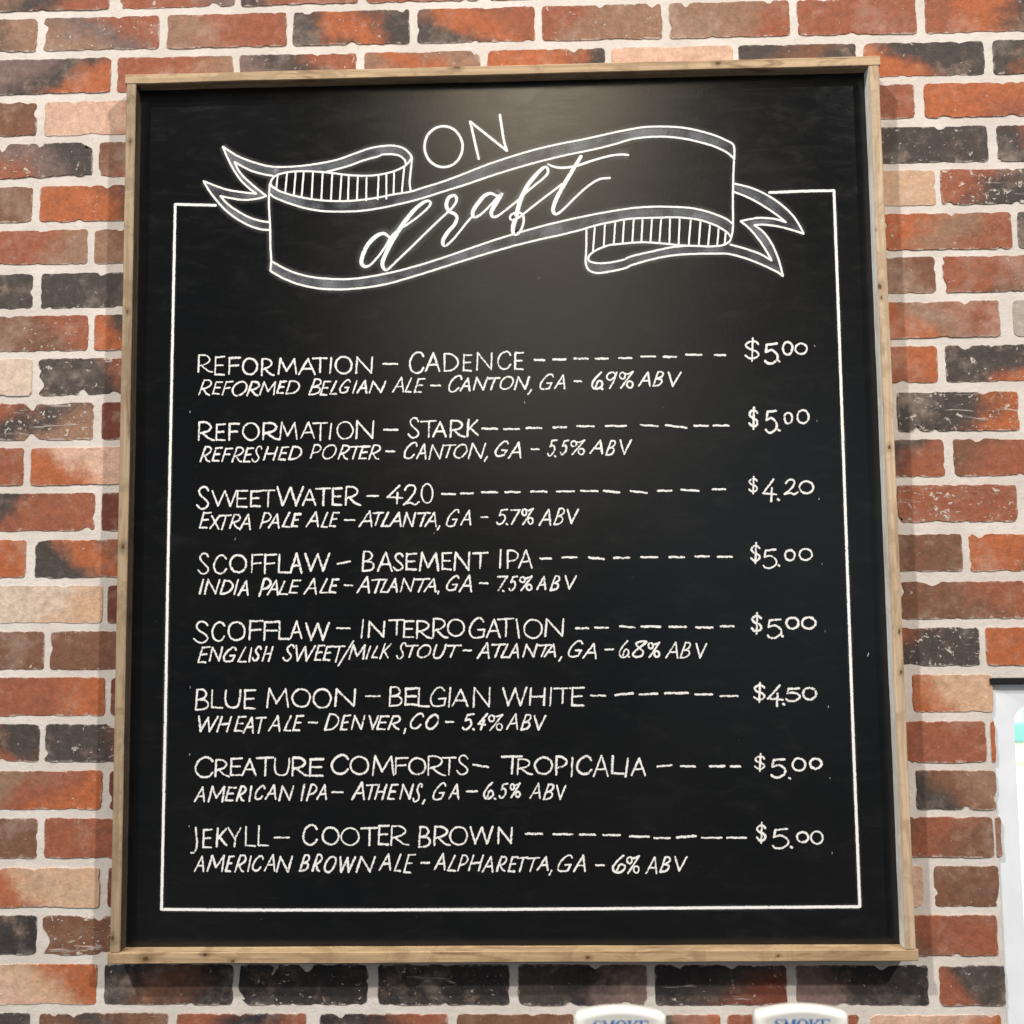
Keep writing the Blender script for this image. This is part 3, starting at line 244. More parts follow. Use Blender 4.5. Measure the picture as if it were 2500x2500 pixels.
FILLS = [
  ([(244.8,-281.4),(264.8,-295.2),(287.5,-305.4),(312.3,-313.0),(332.5,-315.1)],
   [(262.7,-305.6),(283.1,-317.5),(301.2,-324.3),(321.4,-328.7)]),
  ([(321.3,-313.9),(332.5,-315.1),(359.4,-314.5),(388.6,-311.2),(417.7,-305.8),(444.5,-296.7),(466.9,-289.1),(482.6,-286.5),(486.2,-286.1),(499.6,-285.4),(511.9,-287.5),(521.9,-292.8),(529.7,-302.2)],
   [(323.7,-328.7),(341.6,-323.6),(377.4,-322.5),(402.1,-323.9),(431.2,-316.7),(458.0,-307.4),(480.3,-301.6),(486.2,-299.0),(501.8,-298.8),(513.0,-301.8),(520.1,-308.4),(521.4,-314.0)]),
  ([(244.8,-281.4),(251.3,-297.2),(260.6,-315.9),(272.1,-333.4),(284.6,-346.3),(296.3,-355.7)],
   [(262.7,-305.6),(271.9,-323.0),(287.9,-339.5),(301.4,-351.2),(311.6,-359.5)]),
  ([(296.3,-355.7),(279.0,-353.5),(254.3,-349.1),(236.2,-343.0),(216.3,-334.6)],
   [(311.6,-359.5),(299.3,-363.1),(279.2,-365.0),(261.2,-362.4),(242.0,-358.1)]),
  ([(216.3,-334.6),(225.1,-349.7),(236.5,-364.9),(250.2,-380.0),(266.1,-392.9),(284.1,-403.6),(302.1,-410.3),(317.7,-412.2)],
   [(242.0,-358.1),(252.3,-369.8),(265.9,-380.3),(283.9,-391.0),(301.9,-397.5),(317.6,-400.1)]),
  ([(316.6,-341.2),(321.6,-345.9),(332.8,-353.0),(355.3,-360.4),(377.7,-365.4),(404.5,-368.9),(433.6,-369.7),(455.0,-368.3),(479.5,-365.4),(501.8,-361.2),(528.5,-357.2),(546.3,-351.9),(577.5,-342.7),(608.7,-331.4),(639.9,-319.4),(675.6,-307.6),(713.4,-296.9),(751.3,-288.5),(791.3,-281.4),(831.3,-273.0),(856.7,-268.3),(878.9,-265.1),(905.4,-264.8),(934.1,-267.0),(958.2,-272.1),(984.5,-280.7),(1001.9,-289.1),(1010.1,-294.6),(1012.0,-303.1)],
   [(317.2,-356.2),(324.0,-362.0),(346.4,-371.6),(373.3,-380.2),(400.2,-384.8),(431.4,-385.9),(457.2,-385.0),(484.0,-381.5),(510.7,-376.3),(541.8,-368.9),(577.4,-358.2),(613.0,-347.5),(648.7,-335.7),(684.3,-325.0),(724.3,-314.3),(764.4,-305.3),(804.3,-297.7),(835.4,-290.3),(860.8,-283.1),(887.4,-280.5),(913.9,-281.0),(940.3,-284.8),(962.2,-290.6),(984.0,-297.9),(1001.3,-307.4),(1011.0,-316.7)]),
  ([(320.4,-460.0),(338.3,-470.5),(360.6,-480.0),(389.6,-486.6),(431.7,-489.4),(468.5,-486.0),(506.2,-479.0),(541.6,-470.0),(577.0,-459.3),(612.4,-447.5),(647.8,-435.8),(683.2,-425.1),(718.6,-415.6),(754.0,-407.2),(789.4,-400.0),(824.7,-393.9),(858.7,-389.3),(889.5,-387.7),(920.2,-388.7),(946.5,-391.1),(968.2,-396.5),(985.6,-403.1),(998.5,-409.5),(1006.6,-416.4)],
   [(318.8,-474.7),(338.5,-486.4),(363.0,-496.3),(389.7,-502.4),(418.5,-504.7),(436.2,-504.4),(461.9,-502.6),(492.9,-497.7),(528.3,-488.4),(568.1,-476.5),(607.9,-464.4),(647.7,-452.7),(683.1,-443.2),(718.4,-434.8),(749.3,-428.6),(780.3,-421.3),(806.8,-413.9),(833.3,-408.8),(849.6,-405.9),(871.6,-404.8),(897.9,-404.6),(926.4,-404.7),(954.8,-408.6),(976.5,-415.8),(989.4,-422.9),(999.1,-430.3),(1003.2,-436.6)]),
  ([(789.6,-455.4),(788.3,-466.6),(789.3,-475.6),(794.6,-483.6),(807.7,-486.7),(827.5,-484.2),(847.3,-480.0),(857.0,-475.5),(887.8,-467.1),(918.5,-462.0),(951.3,-460.4),(979.7,-460.5)],
   [(797.3,-456.6),(792.3,-463.3),(793.8,-468.5),(805.8,-471.9),(823.3,-471.3),(843.1,-467.6),(857.2,-462.0),(885.8,-455.8),(914.4,-450.0),(940.7,-447.8),(980.0,-449.9)]),
  ([(979.7,-460.5),(997.1,-461.2),(1016.6,-466.1),(1038.1,-474.3),(1057.4,-483.6),(1070.2,-490.6),(1077.6,-496.3)],
   [(980.0,-449.9),(1001.9,-447.2),(1023.5,-453.9),(1045.0,-462.1),(1062.1,-472.5)]),
  ([(1077.6,-496.3),(1074.8,-481.7),(1069.0,-461.5),(1060.8,-443.4),(1050.4,-428.5),(1038.0,-418.6)],
   [(1062.1,-472.5),(1053.9,-456.7),(1043.5,-439.7),(1030.9,-423.7),(1018.1,-412.1)]),
  ([(1038.0,-418.6),(1050.7,-418.0),(1072.4,-421.1),(1094.0,-427.1),(1110.1,-433.1)],
   [(1018.1,-412.1),(1031.3,-409.5),(1046.7,-407.5),(1068.4,-409.7),(1084.6,-415.0)]),
  ([(1110.1,-433.1),(1105.1,-421.7),(1094.7,-404.6),(1077.8,-387.3),(1056.5,-372.2),(1034.9,-361.6),(1010.1,-354.7)],
   [(1084.6,-415.0),(1070.8,-403.0),(1051.6,-389.1),(1030.1,-376.2),(1009.8,-367.4)]),
]
SPECKS = [(1119.5, -711.1), (1119.2, -824.8), (1120.1, -600.7), (1119.8, -918.7), (1121.0, -1014.6), (1121.6, -1121.3), (1120.3, -1220.7), (1119.8, -1323.7), (201.4, -684.5), (207.9, -1086.7), (209.4, -1182.1), (209.9, -1283.4), (1181.0, -1046.9), (1180.3, -1049.2), (271.4, -873.1), (695.2, -677.2), (719.1, -492.2), (562.1, -868.0)]
KNOTS = [[(0.5356, -0.1722, 0.002), (0.6004, -0.1763, 0.0032), (0.9868, -0.1791, 0.003), (0.1732, -0.1739, 0.0022)], [(0.2424, -1.4543, 0.0022), (0.281, -1.4626, 0.0018), (0.7748, -1.4588, 0.002), (0.1585, -1.4591, 0.0035), (1.0354, -1.4569, 0.0013)], [(0.1244, -0.4218, 0.0026), (0.1122, -0.2798, 0.0022), (0.1143, -0.8847, 0.003), (0.1117, -1.4314, 0.0026), (0.114, -0.5384, 0.002)], [(1.211, -0.5203, 0.0032), (1.2127, -0.5373, 0.0016), (1.2041, -0.6499, 0.0012), (1.2149, -0.7556, 0.0022), (1.2187, -1.0155, 0.0018), (1.218, -1.0725, 0.0018), (1.2085, -0.4358, 0.0012)]]

cam_d = bpy.data.cameras.new('camera')
cam = bpy.data.objects.new('camera', cam_d)
C.objects.link(cam)
cam.matrix_world = Matrix.Translation(CAM_LOC) @ Matrix(CAM_ROT).to_4x4()
cam_d.lens = CAM_LENS
cam_d.sensor_width = 36
cam_d.dof.use_dof = True
cam_d.dof.focus_distance = 1.40
cam_d.dof.aperture_fstop = 4.5
cam_d.clip_start = 0.01
cam_d.clip_end = 200
sc.camera = cam

world = bpy.data.worlds.new('World')
sc.world = world
world.use_nodes = True
bg = world.node_tree.nodes['Background']
bg.inputs['Color'].default_value = (0.95, 0.97, 1.0, 1)
bg.inputs['Strength'].default_value = 0.09


def lamp(name, loc, target, size, power, color, tall=1.0):
    d = bpy.data.lights.new(name, 'AREA')
    d.shape = 'ELLIPSE'
    d.size = size
    d.size_y = size * tall
    d.energy = power
    d.color = color
    o = bpy.data.objects.new(name, d)
    C.objects.link(o)
    o.location = loc
    o.rotation_euler = (Vector(target) - Vector(loc)).to_track_quat('-Z', 'Y').to_euler()
    return o


lamp('ceiling_lamp_centre', (0.74, -2.25, 1.22), (0.68, 0, -0.7), 0.36, 11.5, (1.0, 0.83, 0.60), 2.2)
lamp('ceiling_lamp_left', (-3.9, -5.0, 6.8), (0.6, 0, -0.8), 0.34, 900, (1.0, 0.955, 0.90))
lamp('ceiling_lamp_right', (5.8, -5.0, 5.0), (0.6, 0, -0.8), 0.34, 670, (1.0, 0.945, 0.88))
lamp('room_daylight', (-4.2, -2.4, -0.6), (0.5, 0, -0.8), 2.2, 34, (0.86, 0.93, 1.0))
lamp('warm_sheen_fill', (0.78, -2.6, 0.38), (0.72, 0, -0.3), 1.35, 8.5, (1.0, 0.88, 0.70), 1.3)  # unseen soft source, added for the broad warm sheen on the board
lamp('cool_sheen_fill', (1.75, -2.8, -0.75), (1.0, 0, -0.85), 1.5, 1.3, (0.66, 0.84, 1.0))  # added unseen source, gives the lower right of the board a cool tint
lamp('outdoor_daylight', (4.5, 4.5, 7.0), (5.0, 7.0, -2.3), 6.0, 3600, (0.95, 0.98, 1.0))

sc.view_settings.view_transform = 'Standard'
sc.view_settings.look = 'None'
sc.view_settings.exposure = 0.0
sc.view_settings.gamma = 1.0
sc.view_settings.use_curve_mapping = False


# ------------------------------------------------------------------ helpers
def tag(o, label=None, cat=None, group=None, kind=None):
    for k, v in (('label', label), ('category', cat), ('group', group), ('kind', kind)):
        if v:
            o[k] = v
    return o


def thing(name, label, cat, loc, group=None):
    o = bpy.data.objects.new(name, None)
    o.empty_display_size = 0.1
    C.objects.link(o)
    o.location = loc
    return tag(o, label, cat, group)


def link(name, bm, mats, parent=None, smooth=False):
    me = bpy.data.meshes.new(name)
    bm.to_mesh(me)
    bm.free()
    for m in (mats if isinstance(mats, (list, tuple)) else [mats]):
        me.materials.append(m)
    if smooth:
        for p in me.polygons:
            p.use_smooth = True
    o = bpy.data.objects.new(name, me)
    C.objects.link(o)
    if parent:
        o.parent = parent
        # meshes are modelled in world coordinates; only the Empties carry a location
        o.matrix_parent_inverse = Matrix.Translation(-parent.location)
    return o


def box(bm, x0, x1, y0, y1, z0, z1, bevel=0.0):
    vs = [bm.verts.new((x, y, z)) for x in (x0, x1) for y in (y0, y1) for z in (z0, z1)]
    fs = [(0, 1, 3, 2), (4, 6, 7, 5), (0, 4, 5, 1), (2, 3, 7, 6), (0, 2, 6, 4), (1, 5, 7, 3)]
    faces = [bm.faces.new([vs[i] for i in f]) for f in fs]
    if bevel:
        es = list({e for f in faces for e in f.edges})
        bmesh.ops.bevel(bm, geom=es, offset=bevel, segments=2, affect='EDGES', profile=0.6)
    return faces


class NT:
    """tiny helper to build node trees"""
    def __init__(self, name):
        self.m = bpy.data.materials.new(name)
        self.m.use_nodes = True
        self.t = self.m.node_tree
        self.out = self.t.nodes['Material Output']
        self.b = self.t.nodes['Principled BSDF']

    def n(self, typ, **kw):
        nd = self.t.nodes.new(typ)
        for k, v in kw.items():
            if k.startswith('i_'):
                nd.inputs[k[2:].replace('_', ' ')].default_value = v
            else:
                setattr(nd, k, v)
        return nd

    def l(self, a, b):
        self.t.links.new(a, b)

    def val(self, x, sock):
        if isinstance(x, (int, float)):
            sock.default_value = x
        else:
            self.l(x, sock)

    def math(self, op, a, b=0.0, c=None, clamp=False):
        nd = self.n('ShaderNodeMath', operation=op, use_clamp=clamp)
        self.val(a, nd.inputs[0])
        self.val(b, nd.inputs[1])
        if c is not None:
            self.val(c, nd.inputs[2])
        return nd.outputs[0]

    def ramp(self, x, lo, hi, a=0.0, b=1.0):
        nd = self.n('ShaderNodeMapRange', interpolation_type='SMOOTHSTEP')
        self.val(x, nd.inputs[0])
        for i, v in ((1, lo), (2, hi), (3, a), (4, b)):
            self.val(v, nd.inputs[i])
        return nd.outputs[0]

    def noise(self, vec, scale, detail=4.0, rough=0.55, dist=0.0, dims='3D'):
        nd = self.n('ShaderNodeTexNoise', noise_dimensions=dims)
        nd.inputs['Scale'].default_value = scale
        nd.inputs['Detail'].default_value = detail
        nd.inputs['Roughness'].default_value = rough
        nd.inputs['Distortion'].default_value = dist
        if vec is not None:
            self.l(vec, nd.inputs['Vector'])
        return nd.outputs[0]

    def mix(self, f, a, b, blend='MIX'):
        nd = self.n('ShaderNodeMix', data_type='RGBA', blend_type=blend)
        self.val(f, nd.inputs[0])
        for x, s in ((a, nd.inputs[6]), (b, nd.inputs[7])):
            if isinstance(x, tuple):
                s.default_value = x + (1,) if len(x) == 3 else x
            else:
                self.l(x, s)
        return nd.outputs[2]

    def pos(self, scale=None):
        g = self.n('ShaderNodeNewGeometry').outputs['Position']
        if scale is None:
            return g
        mp = self.n('ShaderNodeMapping')
        mp.inputs['Scale'].default_value = scale
        self.l(g, mp.inputs['Vector'])
        return mp.outputs[0]

    def bump(self, h, strength, dist):
        nd = self.n('ShaderNodeBump')
        nd.inputs['Strength'].default_value = strength
        nd.inputs['Distance'].default_value = dist
        self.l(h, nd.inputs['Height'])
        self.l(nd.outputs[0], self.b.inputs['Normal'])


def plain(name, col, rough=0.5, spec=0.5):
    t = NT(name)
    p = t.pos()
    n = t.noise(p, 22.0)
    c = t.mix(t.ramp(n, 0.3, 0.7), tuple(x * 0.93 for x in col), col)
    t.l(c, t.b.inputs['Base Color'])
    t.b.inputs['Roughness'].default_value = rough
    t.b.inputs['Specular IOR Level'].default_value = spec
    return t.m


# ------------------------------------------------------------------ materials
def mat_mortar():
    t = NT('mortar')
    p = t.pos()
    n1 = t.noise(p, 9.0)
    n2 = t.noise(p, 120.0, 5.0, 0.65)
    c = t.mix(t.ramp(n1, 0.35, 0.68), (0.62, 0.57, 0.53), (0.725, 0.675, 0.635))
    c = t.mix(t.math('MULTIPLY', t.ramp(n2, 0.50, 0.72), 0.45), c, (0.50, 0.455, 0.41))
    t.l(c, t.b.inputs['Base Color'])
    t.b.inputs['Roughness'].default_value = 0.9
    t.b.inputs['Specular IOR Level'].default_value = 0.2
    h = t.math('ADD', t.noise(p, 70.0, 5.0, 0.6), t.math('MULTIPLY', t.noise(p, 330.0, 3.0), 0.35))
    t.bump(h, 0.5, 0.0022)
    return t.m


def mat_brick():
    t = NT('brick')
    at = lambda n, o='Color': t.n('ShaderNodeAttribute', attribute_name=n).outputs[o]
    a, b, c3 = at('body_a'), at('body_b'), at('body_c')
    fl, sd, sl = at('fleck', 'Fac'), at('seed', 'Fac'), at('slant', 'Fac')
    uv = t.n('ShaderNodeSeparateXYZ')
    t.l(t.n('ShaderNodeUVMap', uv_map='UVMap').outputs[0], uv.inputs[0])
    u, v = uv.outputs[0], uv.outputs[1]
    g = t.pos()
    off = t.n('ShaderNodeVectorMath', operation='ADD')
    cmb = t.n('ShaderNodeCombineXYZ')
    t.l(sd, cmb.inputs[1])
    t.l(g, off.inputs[0])
    t.l(cmb.outputs[0], off.inputs[1])
    p = off.outputs[0]
    # fired body: three zones along the brick with ragged, slanting limits
    w = t.math('MULTIPLY_ADD', t.noise(p, 19.0, 6.0, 0.66), 0.95, -0.475)
    tt = t.math('ADD', t.math('MULTIPLY_ADD', t.math('SUBTRACT', v, 0.5), sl, u), w)
    col = t.mix(t.ramp(tt, 0.12, 0.50), a, b)
    col = t.mix(t.ramp(tt, 0.48, 0.88), col, c3)
    # mottling
    m1 = t.noise(p, 34.0, 7.0, 0.66)
    col = t.mix(t.ramp(m1, 0.46, 0.80, 0.0, 0.5), col, t.mix(0.5, col, (0.085, 0.068, 0.06)))
    m2 = t.noise(p, 27.0, 5.0, 0.7)
    col = t.mix(t.ramp(m2, 0.52, 0.80, 0.0, 0.5), col, (0.50, 0.34, 0.26))
    m4 = t.noise(p, 13.0, 6.0, 0.72)
    col = t.mix(t.ramp(m4, 0.50, 0.78, 0.0, 0.5), col, t.mix(0.55, col, (0.13, 0.085, 0.065)))
    m5 = t.noise(p, 90.0, 4.0, 0.7)
    col = t.mix(1.0, col, t.mix(t.ramp(m5, 0.28, 0.75), (0.84, 0.84, 0.84), (1.15, 1.15, 1.15)), 'MULTIPLY')
    m3 = t.noise(p, 260.0, 3.0, 0.6)
    col = t.mix(1.0, col, t.mix(t.ramp(m3, 0.25, 0.8), (0.90, 0.90, 0.90), (1.10, 1.10, 1.10)), 'MULTIPLY')
    # mortar smeared over the arrises
    eu = t.math('POWER', t.math('ABSOLUTE', t.math('MULTIPLY_ADD', u, 2.0, -1.0)), 26.0)
    ev = t.math('POWER', t.math('ABSOLUTE', t.math('MULTIPLY_ADD', v, 2.0, -1.0)), 7.0)
    e = t.math('MAXIMUM', eu, ev)
    ne = t.noise(p, 85.0, 5.0, 0.7)
    edge = t.ramp(t.math('MULTIPLY_ADD', e, 0.34, ne), 0.70, 0.92, 0.0, 0.75)
    col = t.mix(edge, col, (0.56, 0.50, 0.455))
    bl = t.noise(p, 10.0, 6.0, 0.7)
    col = t.mix(t.ramp(bl, 0.50, 0.78, 0.0, 0.42), col, (0.58, 0.47, 0.40))
    # mortar flecks, chips and streaks
    f1 = t.noise(p, 74.0, 3.5, 0.6, 0.5)
    th = t.math('MULTIPLY_ADD', fl, -0.042, 0.745)
    fk = t.ramp(f1, t.math('SUBTRACT', th, 0.025), t.math('ADD', th, 0.045), 0.0, 0.75)
    f2 = t.noise(p, 165.0, 2.5, 0.55, 0.2)
    th2 = t.math('MULTIPLY_ADD', fl, -0.034, 0.765)
    fk2 = t.ramp(f2, t.math('SUBTRACT', th2, 0.02), t.math('ADD', th2, 0.035), 0.0, 0.8)
    st = t.n('ShaderNodeMapping')
    st.inputs['Scale'].default_value = (0.35, 1, 2.2)
    t.l(p, st.inputs['Vector'])
    f3 = t.noise(st.outputs[0], 38.0, 4.0, 0.62, 1.6)
    th3 = t.math('MULTIPLY_ADD', fl, -0.052, 0.80)
    fk3 = t.ramp(f3, t.math('SUBTRACT', th3, 0.05), t.math('ADD', th3, 0.08), 0.0, 0.55)
    fa = t.math('MAXIMUM', t.math('MAXIMUM', fk, fk2), fk3)
    col = t.mix(fa, col, (0.66, 0.60, 0.545))
    t.l(col, t.b.inputs['Base Color'])
    t.b.inputs['Roughness'].default_value = 0.82
    t.b.inputs['Specular IOR Level'].default_value = 0.25
    h = t.math('ADD', t.noise(p, 60.0, 6.0, 0.65), t.math('MULTIPLY', fa, 0.5))
    t.bump(h, 0.75, 0.0025)
    return t.m


def mat_wood(name, along, base, dark, seed, knots=()):
    """pale pine; grain runs along the given axis"""
    t = NT(name)
    s = [190.0, 190.0, 190.0]
    s[along] = 5.0
    p = t.n('ShaderNodeVectorMath', operation='ADD')
    t.l(t.pos(), p.inputs[0])
    p.inputs[1].default_value = (seed * 1.7, seed * 3.1, seed * 0.9)
    q = p.outputs[0]
    mp = t.n('ShaderNodeMapping')
    mp.inputs['Scale'].default_value = s
    t.l(q, mp.inputs['Vector'])
    g1 = t.noise(mp.outputs[0], 1.0, 4.0, 0.6, 0.4)
    mp2 = t.n('ShaderNodeMapping')
    s2 = [60.0, 60.0, 60.0]
    s2[along] = 9.0
    mp2.inputs['Scale'].default_value = s2
    t.l(q, mp2.inputs['Vector'])
    g2 = t.noise(mp2.outputs[0], 1.0, 5.0, 0.65, 1.2)
    g3 = t.noise(q, 16.0, 6.0, 0.72, 0.8)
    c = t.mix(t.ramp(g1, 0.38, 0.62), base, tuple(0.62 * b + 0.38 * d for b, d in zip(base, dark)))
    c = t.mix(t.ramp(g2, 0.50, 0.70, 0.0, 0.8), c, dark)
    c = t.mix(t.ramp(g3, 0.47, 0.63, 0.0, 0.75), c, tuple(0.35 * b + 0.65 * d for b, d in zip(base, dark)))
    # knots: dark heart, ring of stained grain around it
    wob = t.math('MULTIPLY_ADD', t.noise(q, 260.0, 2.0), 0.004, -0.002)
    for kx, kz, kr in knots:
        v = t.n('ShaderNodeVectorMath', operation='DISTANCE')
        sc_ = t.n('ShaderNodeVectorMath', operation='MULTIPLY')
        f = [1.0, 0.0, 1.0]
        f[along] = 0.62
        sc_.inputs[1].default_value = f
        t.l(t.pos(), sc_.inputs[0])
        t.l(sc_.outputs[0], v.inputs[0])
        v.inputs[1].default_value = (kx * f[0], 0, kz * f[2])
        d_ = t.math('ADD', v.outputs['Value'], wob)
        c = t.mix(t.ramp(d_, kr * 0.9, kr * 3.4, 0.55, 0.0), c, tuple(0.8 * x for x in dark))
        c = t.mix(t.ramp(d_, kr * 0.55, kr * 1.1, 0.9, 0.0), c, (0.085, 0.038, 0.018))
    t.l(c, t.b.inputs['Base Color'])
    t.b.inputs['Roughness'].default_value = 0.62
    t.b.inputs['Specular IOR Level'].default_value = 0.3
    t.bump(g1, 0.5, 0.0006)
    return t.m


def mat_board():
    t = NT('chalkboard_paint')
    p = t.pos()
    n1 = t.noise(p, 3.2, 5.0, 0.6)
    sm = t.n('ShaderNodeMapping')
    sm.inputs['Scale'].default_value = (1.0, 1.0, 2.6)
    sm.inputs['Rotation'].default_value = (0, 0.25, 0)
    t.l(p, sm.inputs['Vector'])
    n2 = t.noise(sm.outputs[0], 16.0, 6.0, 0.7, 0.6)
    n3 = t.noise(p, 420.0, 2.0, 0.5)
    c = t.mix(t.ramp(n1, 0.35, 0.7), (0.0046, 0.0052, 0.0062), (0.0075, 0.0078, 0.0083))
    c = t.mix(t.ramp(n2, 0.48, 0.80, 0.0, 0.55), c, (0.019, 0.019, 0.019))
    # scattered chalk grains left by the wiping cloth
    gr = t.noise(p, 240.0, 1.0, 0.5, 0.2)
    c = t.mix(t.ramp(gr, 0.80, 0.84, 0.0, 0.25), c, (0.25, 0.25, 0.25))
    r = t.ramp(n2, 0.3, 0.75, 0.285, 0.33)
    h = t.math('ADD', n3, t.math('MULTIPLY', t.noise(p, 120.0, 3.0), 0.6))
    t.bump(h, 0.12, 0.0006)
    nrm = t.b.inputs['Normal'].links[0].from_socket
    t.t.nodes.remove(t.b)
    df = t.n('ShaderNodeBsdfDiffuse')
    t.l(c, df.inputs['Color'])
    gl = t.n('ShaderNodeBsdfGlossy', distribution='BECKMANN')
    t.l(r, gl.inputs['Roughness'])
    fz = t.n('ShaderNodeFresnel')
    fz.inputs['IOR'].default_value = 1.60
    mx = t.n('ShaderNodeMixShader')
    t.l(fz.outputs[0], mx.inputs[0])
    t.l(df.outputs[0], mx.inputs[1])
    t.l(gl.outputs[0], mx.inputs[2])
    for b_ in (df, gl):
        t.l(nrm, b_.inputs['Normal'])
    t.l(mx.outputs[0], t.out.inputs[0])
    return t.m


def mat_chalk(name, cover, lo, hi, soft, col=(0.90, 0.905, 0.895), scale=520.0):
    """chalk lying on the paint: dense in the middle of a stroke, broken and grainy at its edges"""
    t = NT(name)
    uv = t.n('ShaderNodeSeparateXYZ')
    t.l(t.n('ShaderNodeUVMap', uv_map='UVMap').outputs[0], uv.inputs[0])
    e = t.math('ABSOLUTE', t.math('MULTIPLY_ADD', uv.outputs[1], 2.0, -1.0))
    p = t.pos()
    n = t.noise(p, scale, 3.0, 0.6)
    n2 = t.noise(p, 95.0, 3.0, 0.6)
    x = t.math('SUBTRACT', t.math('ADD', n, t.math('MULTIPLY', n2, 0.5)),
               t.math('MULTIPLY', t.math('POWER', e, 2.2), soft))
    a = t.ramp(x, lo, hi, 0.0, cover)
    t.b.inputs['Base Color'].default_value = col + (1,)
    t.b.inputs['Roughness'].default_value = 0.95
    t.b.inputs['Specular IOR Level'].default_value = 0.05
    t.l(a, t.b.inputs['Alpha'])
    return t.m


def mat_dust(name, cover, col, smear=16.0, edge=1.0):
    """thin rubbed-in chalk"""
    t = NT(name)
    uv = t.n('ShaderNodeSeparateXYZ')
    t.l(t.n('ShaderNodeUVMap', uv_map='UVMap').outputs[0], uv.inputs[0])
    e = t.math('ABSOLUTE', t.math('MULTIPLY_ADD', uv.outputs[1], 2.0, -1.0))
    p = t.pos()
    n = t.noise(p, smear, 4.0, 0.6)
    n2 = t.noise(p, 480.0, 2.0, 0.6)
    fall = t.math('SUBTRACT', 1.0, t.math('MULTIPLY', t.math('POWER', e, 1.3), edge), clamp=True)
    k = t.math('MULTIPLY', t.ramp(n, 0.32, 0.72, 0.25, 2.0), t.ramp(n2, 0.2, 0.8, 0.55, 1.4))
    a = t.math('MULTIPLY', t.math('MULTIPLY', fall, k), cover, clamp=True)
    t.b.inputs['Base Color'].default_value = col + (1,)
    t.b.inputs['Roughness'].default_value = 0.95
    t.b.inputs['Specular IOR Level'].default_value = 0.05
    t.l(a, t.b.inputs['Alpha'])
    return t.m


M_MORTAR = mat_mortar()
M_BRICK = mat_brick()
M_BOARD = mat_board()
M_CHALK = mat_chalk('chalk', 0.97, 0.40, 0.70, 0.36)
M_PEN = mat_chalk('chalk_marker', 1.0, 0.30, 0.58, 0.22)
M_DUST = mat_dust('chalk_dust', 0.05, (0.80, 0.80, 0.80))
M_BAND = mat_dust('chalk_shading', 0.125, (0.66, 0.71, 0.80), 24.0, 0.30)

# ------------------------------------------------------------------ brick wall
PAL = dict(o=(0.43, 0.130, 0.054), r=(0.315, 0.107, 0.060), b=(0.20, 0.094, 0.058), t=(0.30, 0.172, 0.115),
           d=(0.072, 0.060, 0.055), k=(0.038, 0.034, 0.036), p=(0.66, 0.43, 0.32), c=(0.66, 0.53, 0.43),
           y=(0.60, 0.39, 0.26), n=(0.17, 0.052, 0.035), g=(0.42, 0.37, 0.33), m=(0.20, 0.135, 0.125))
JX, JZ0, JZ1 = 1.3585, -2.12, -1.085       # the window opening: left jamb, sill and head
WX0, WX1, WZ0, WZ1, WT = -1.25, 2.75, -2.45, 0.85, 0.13
COURSE = 0.0677


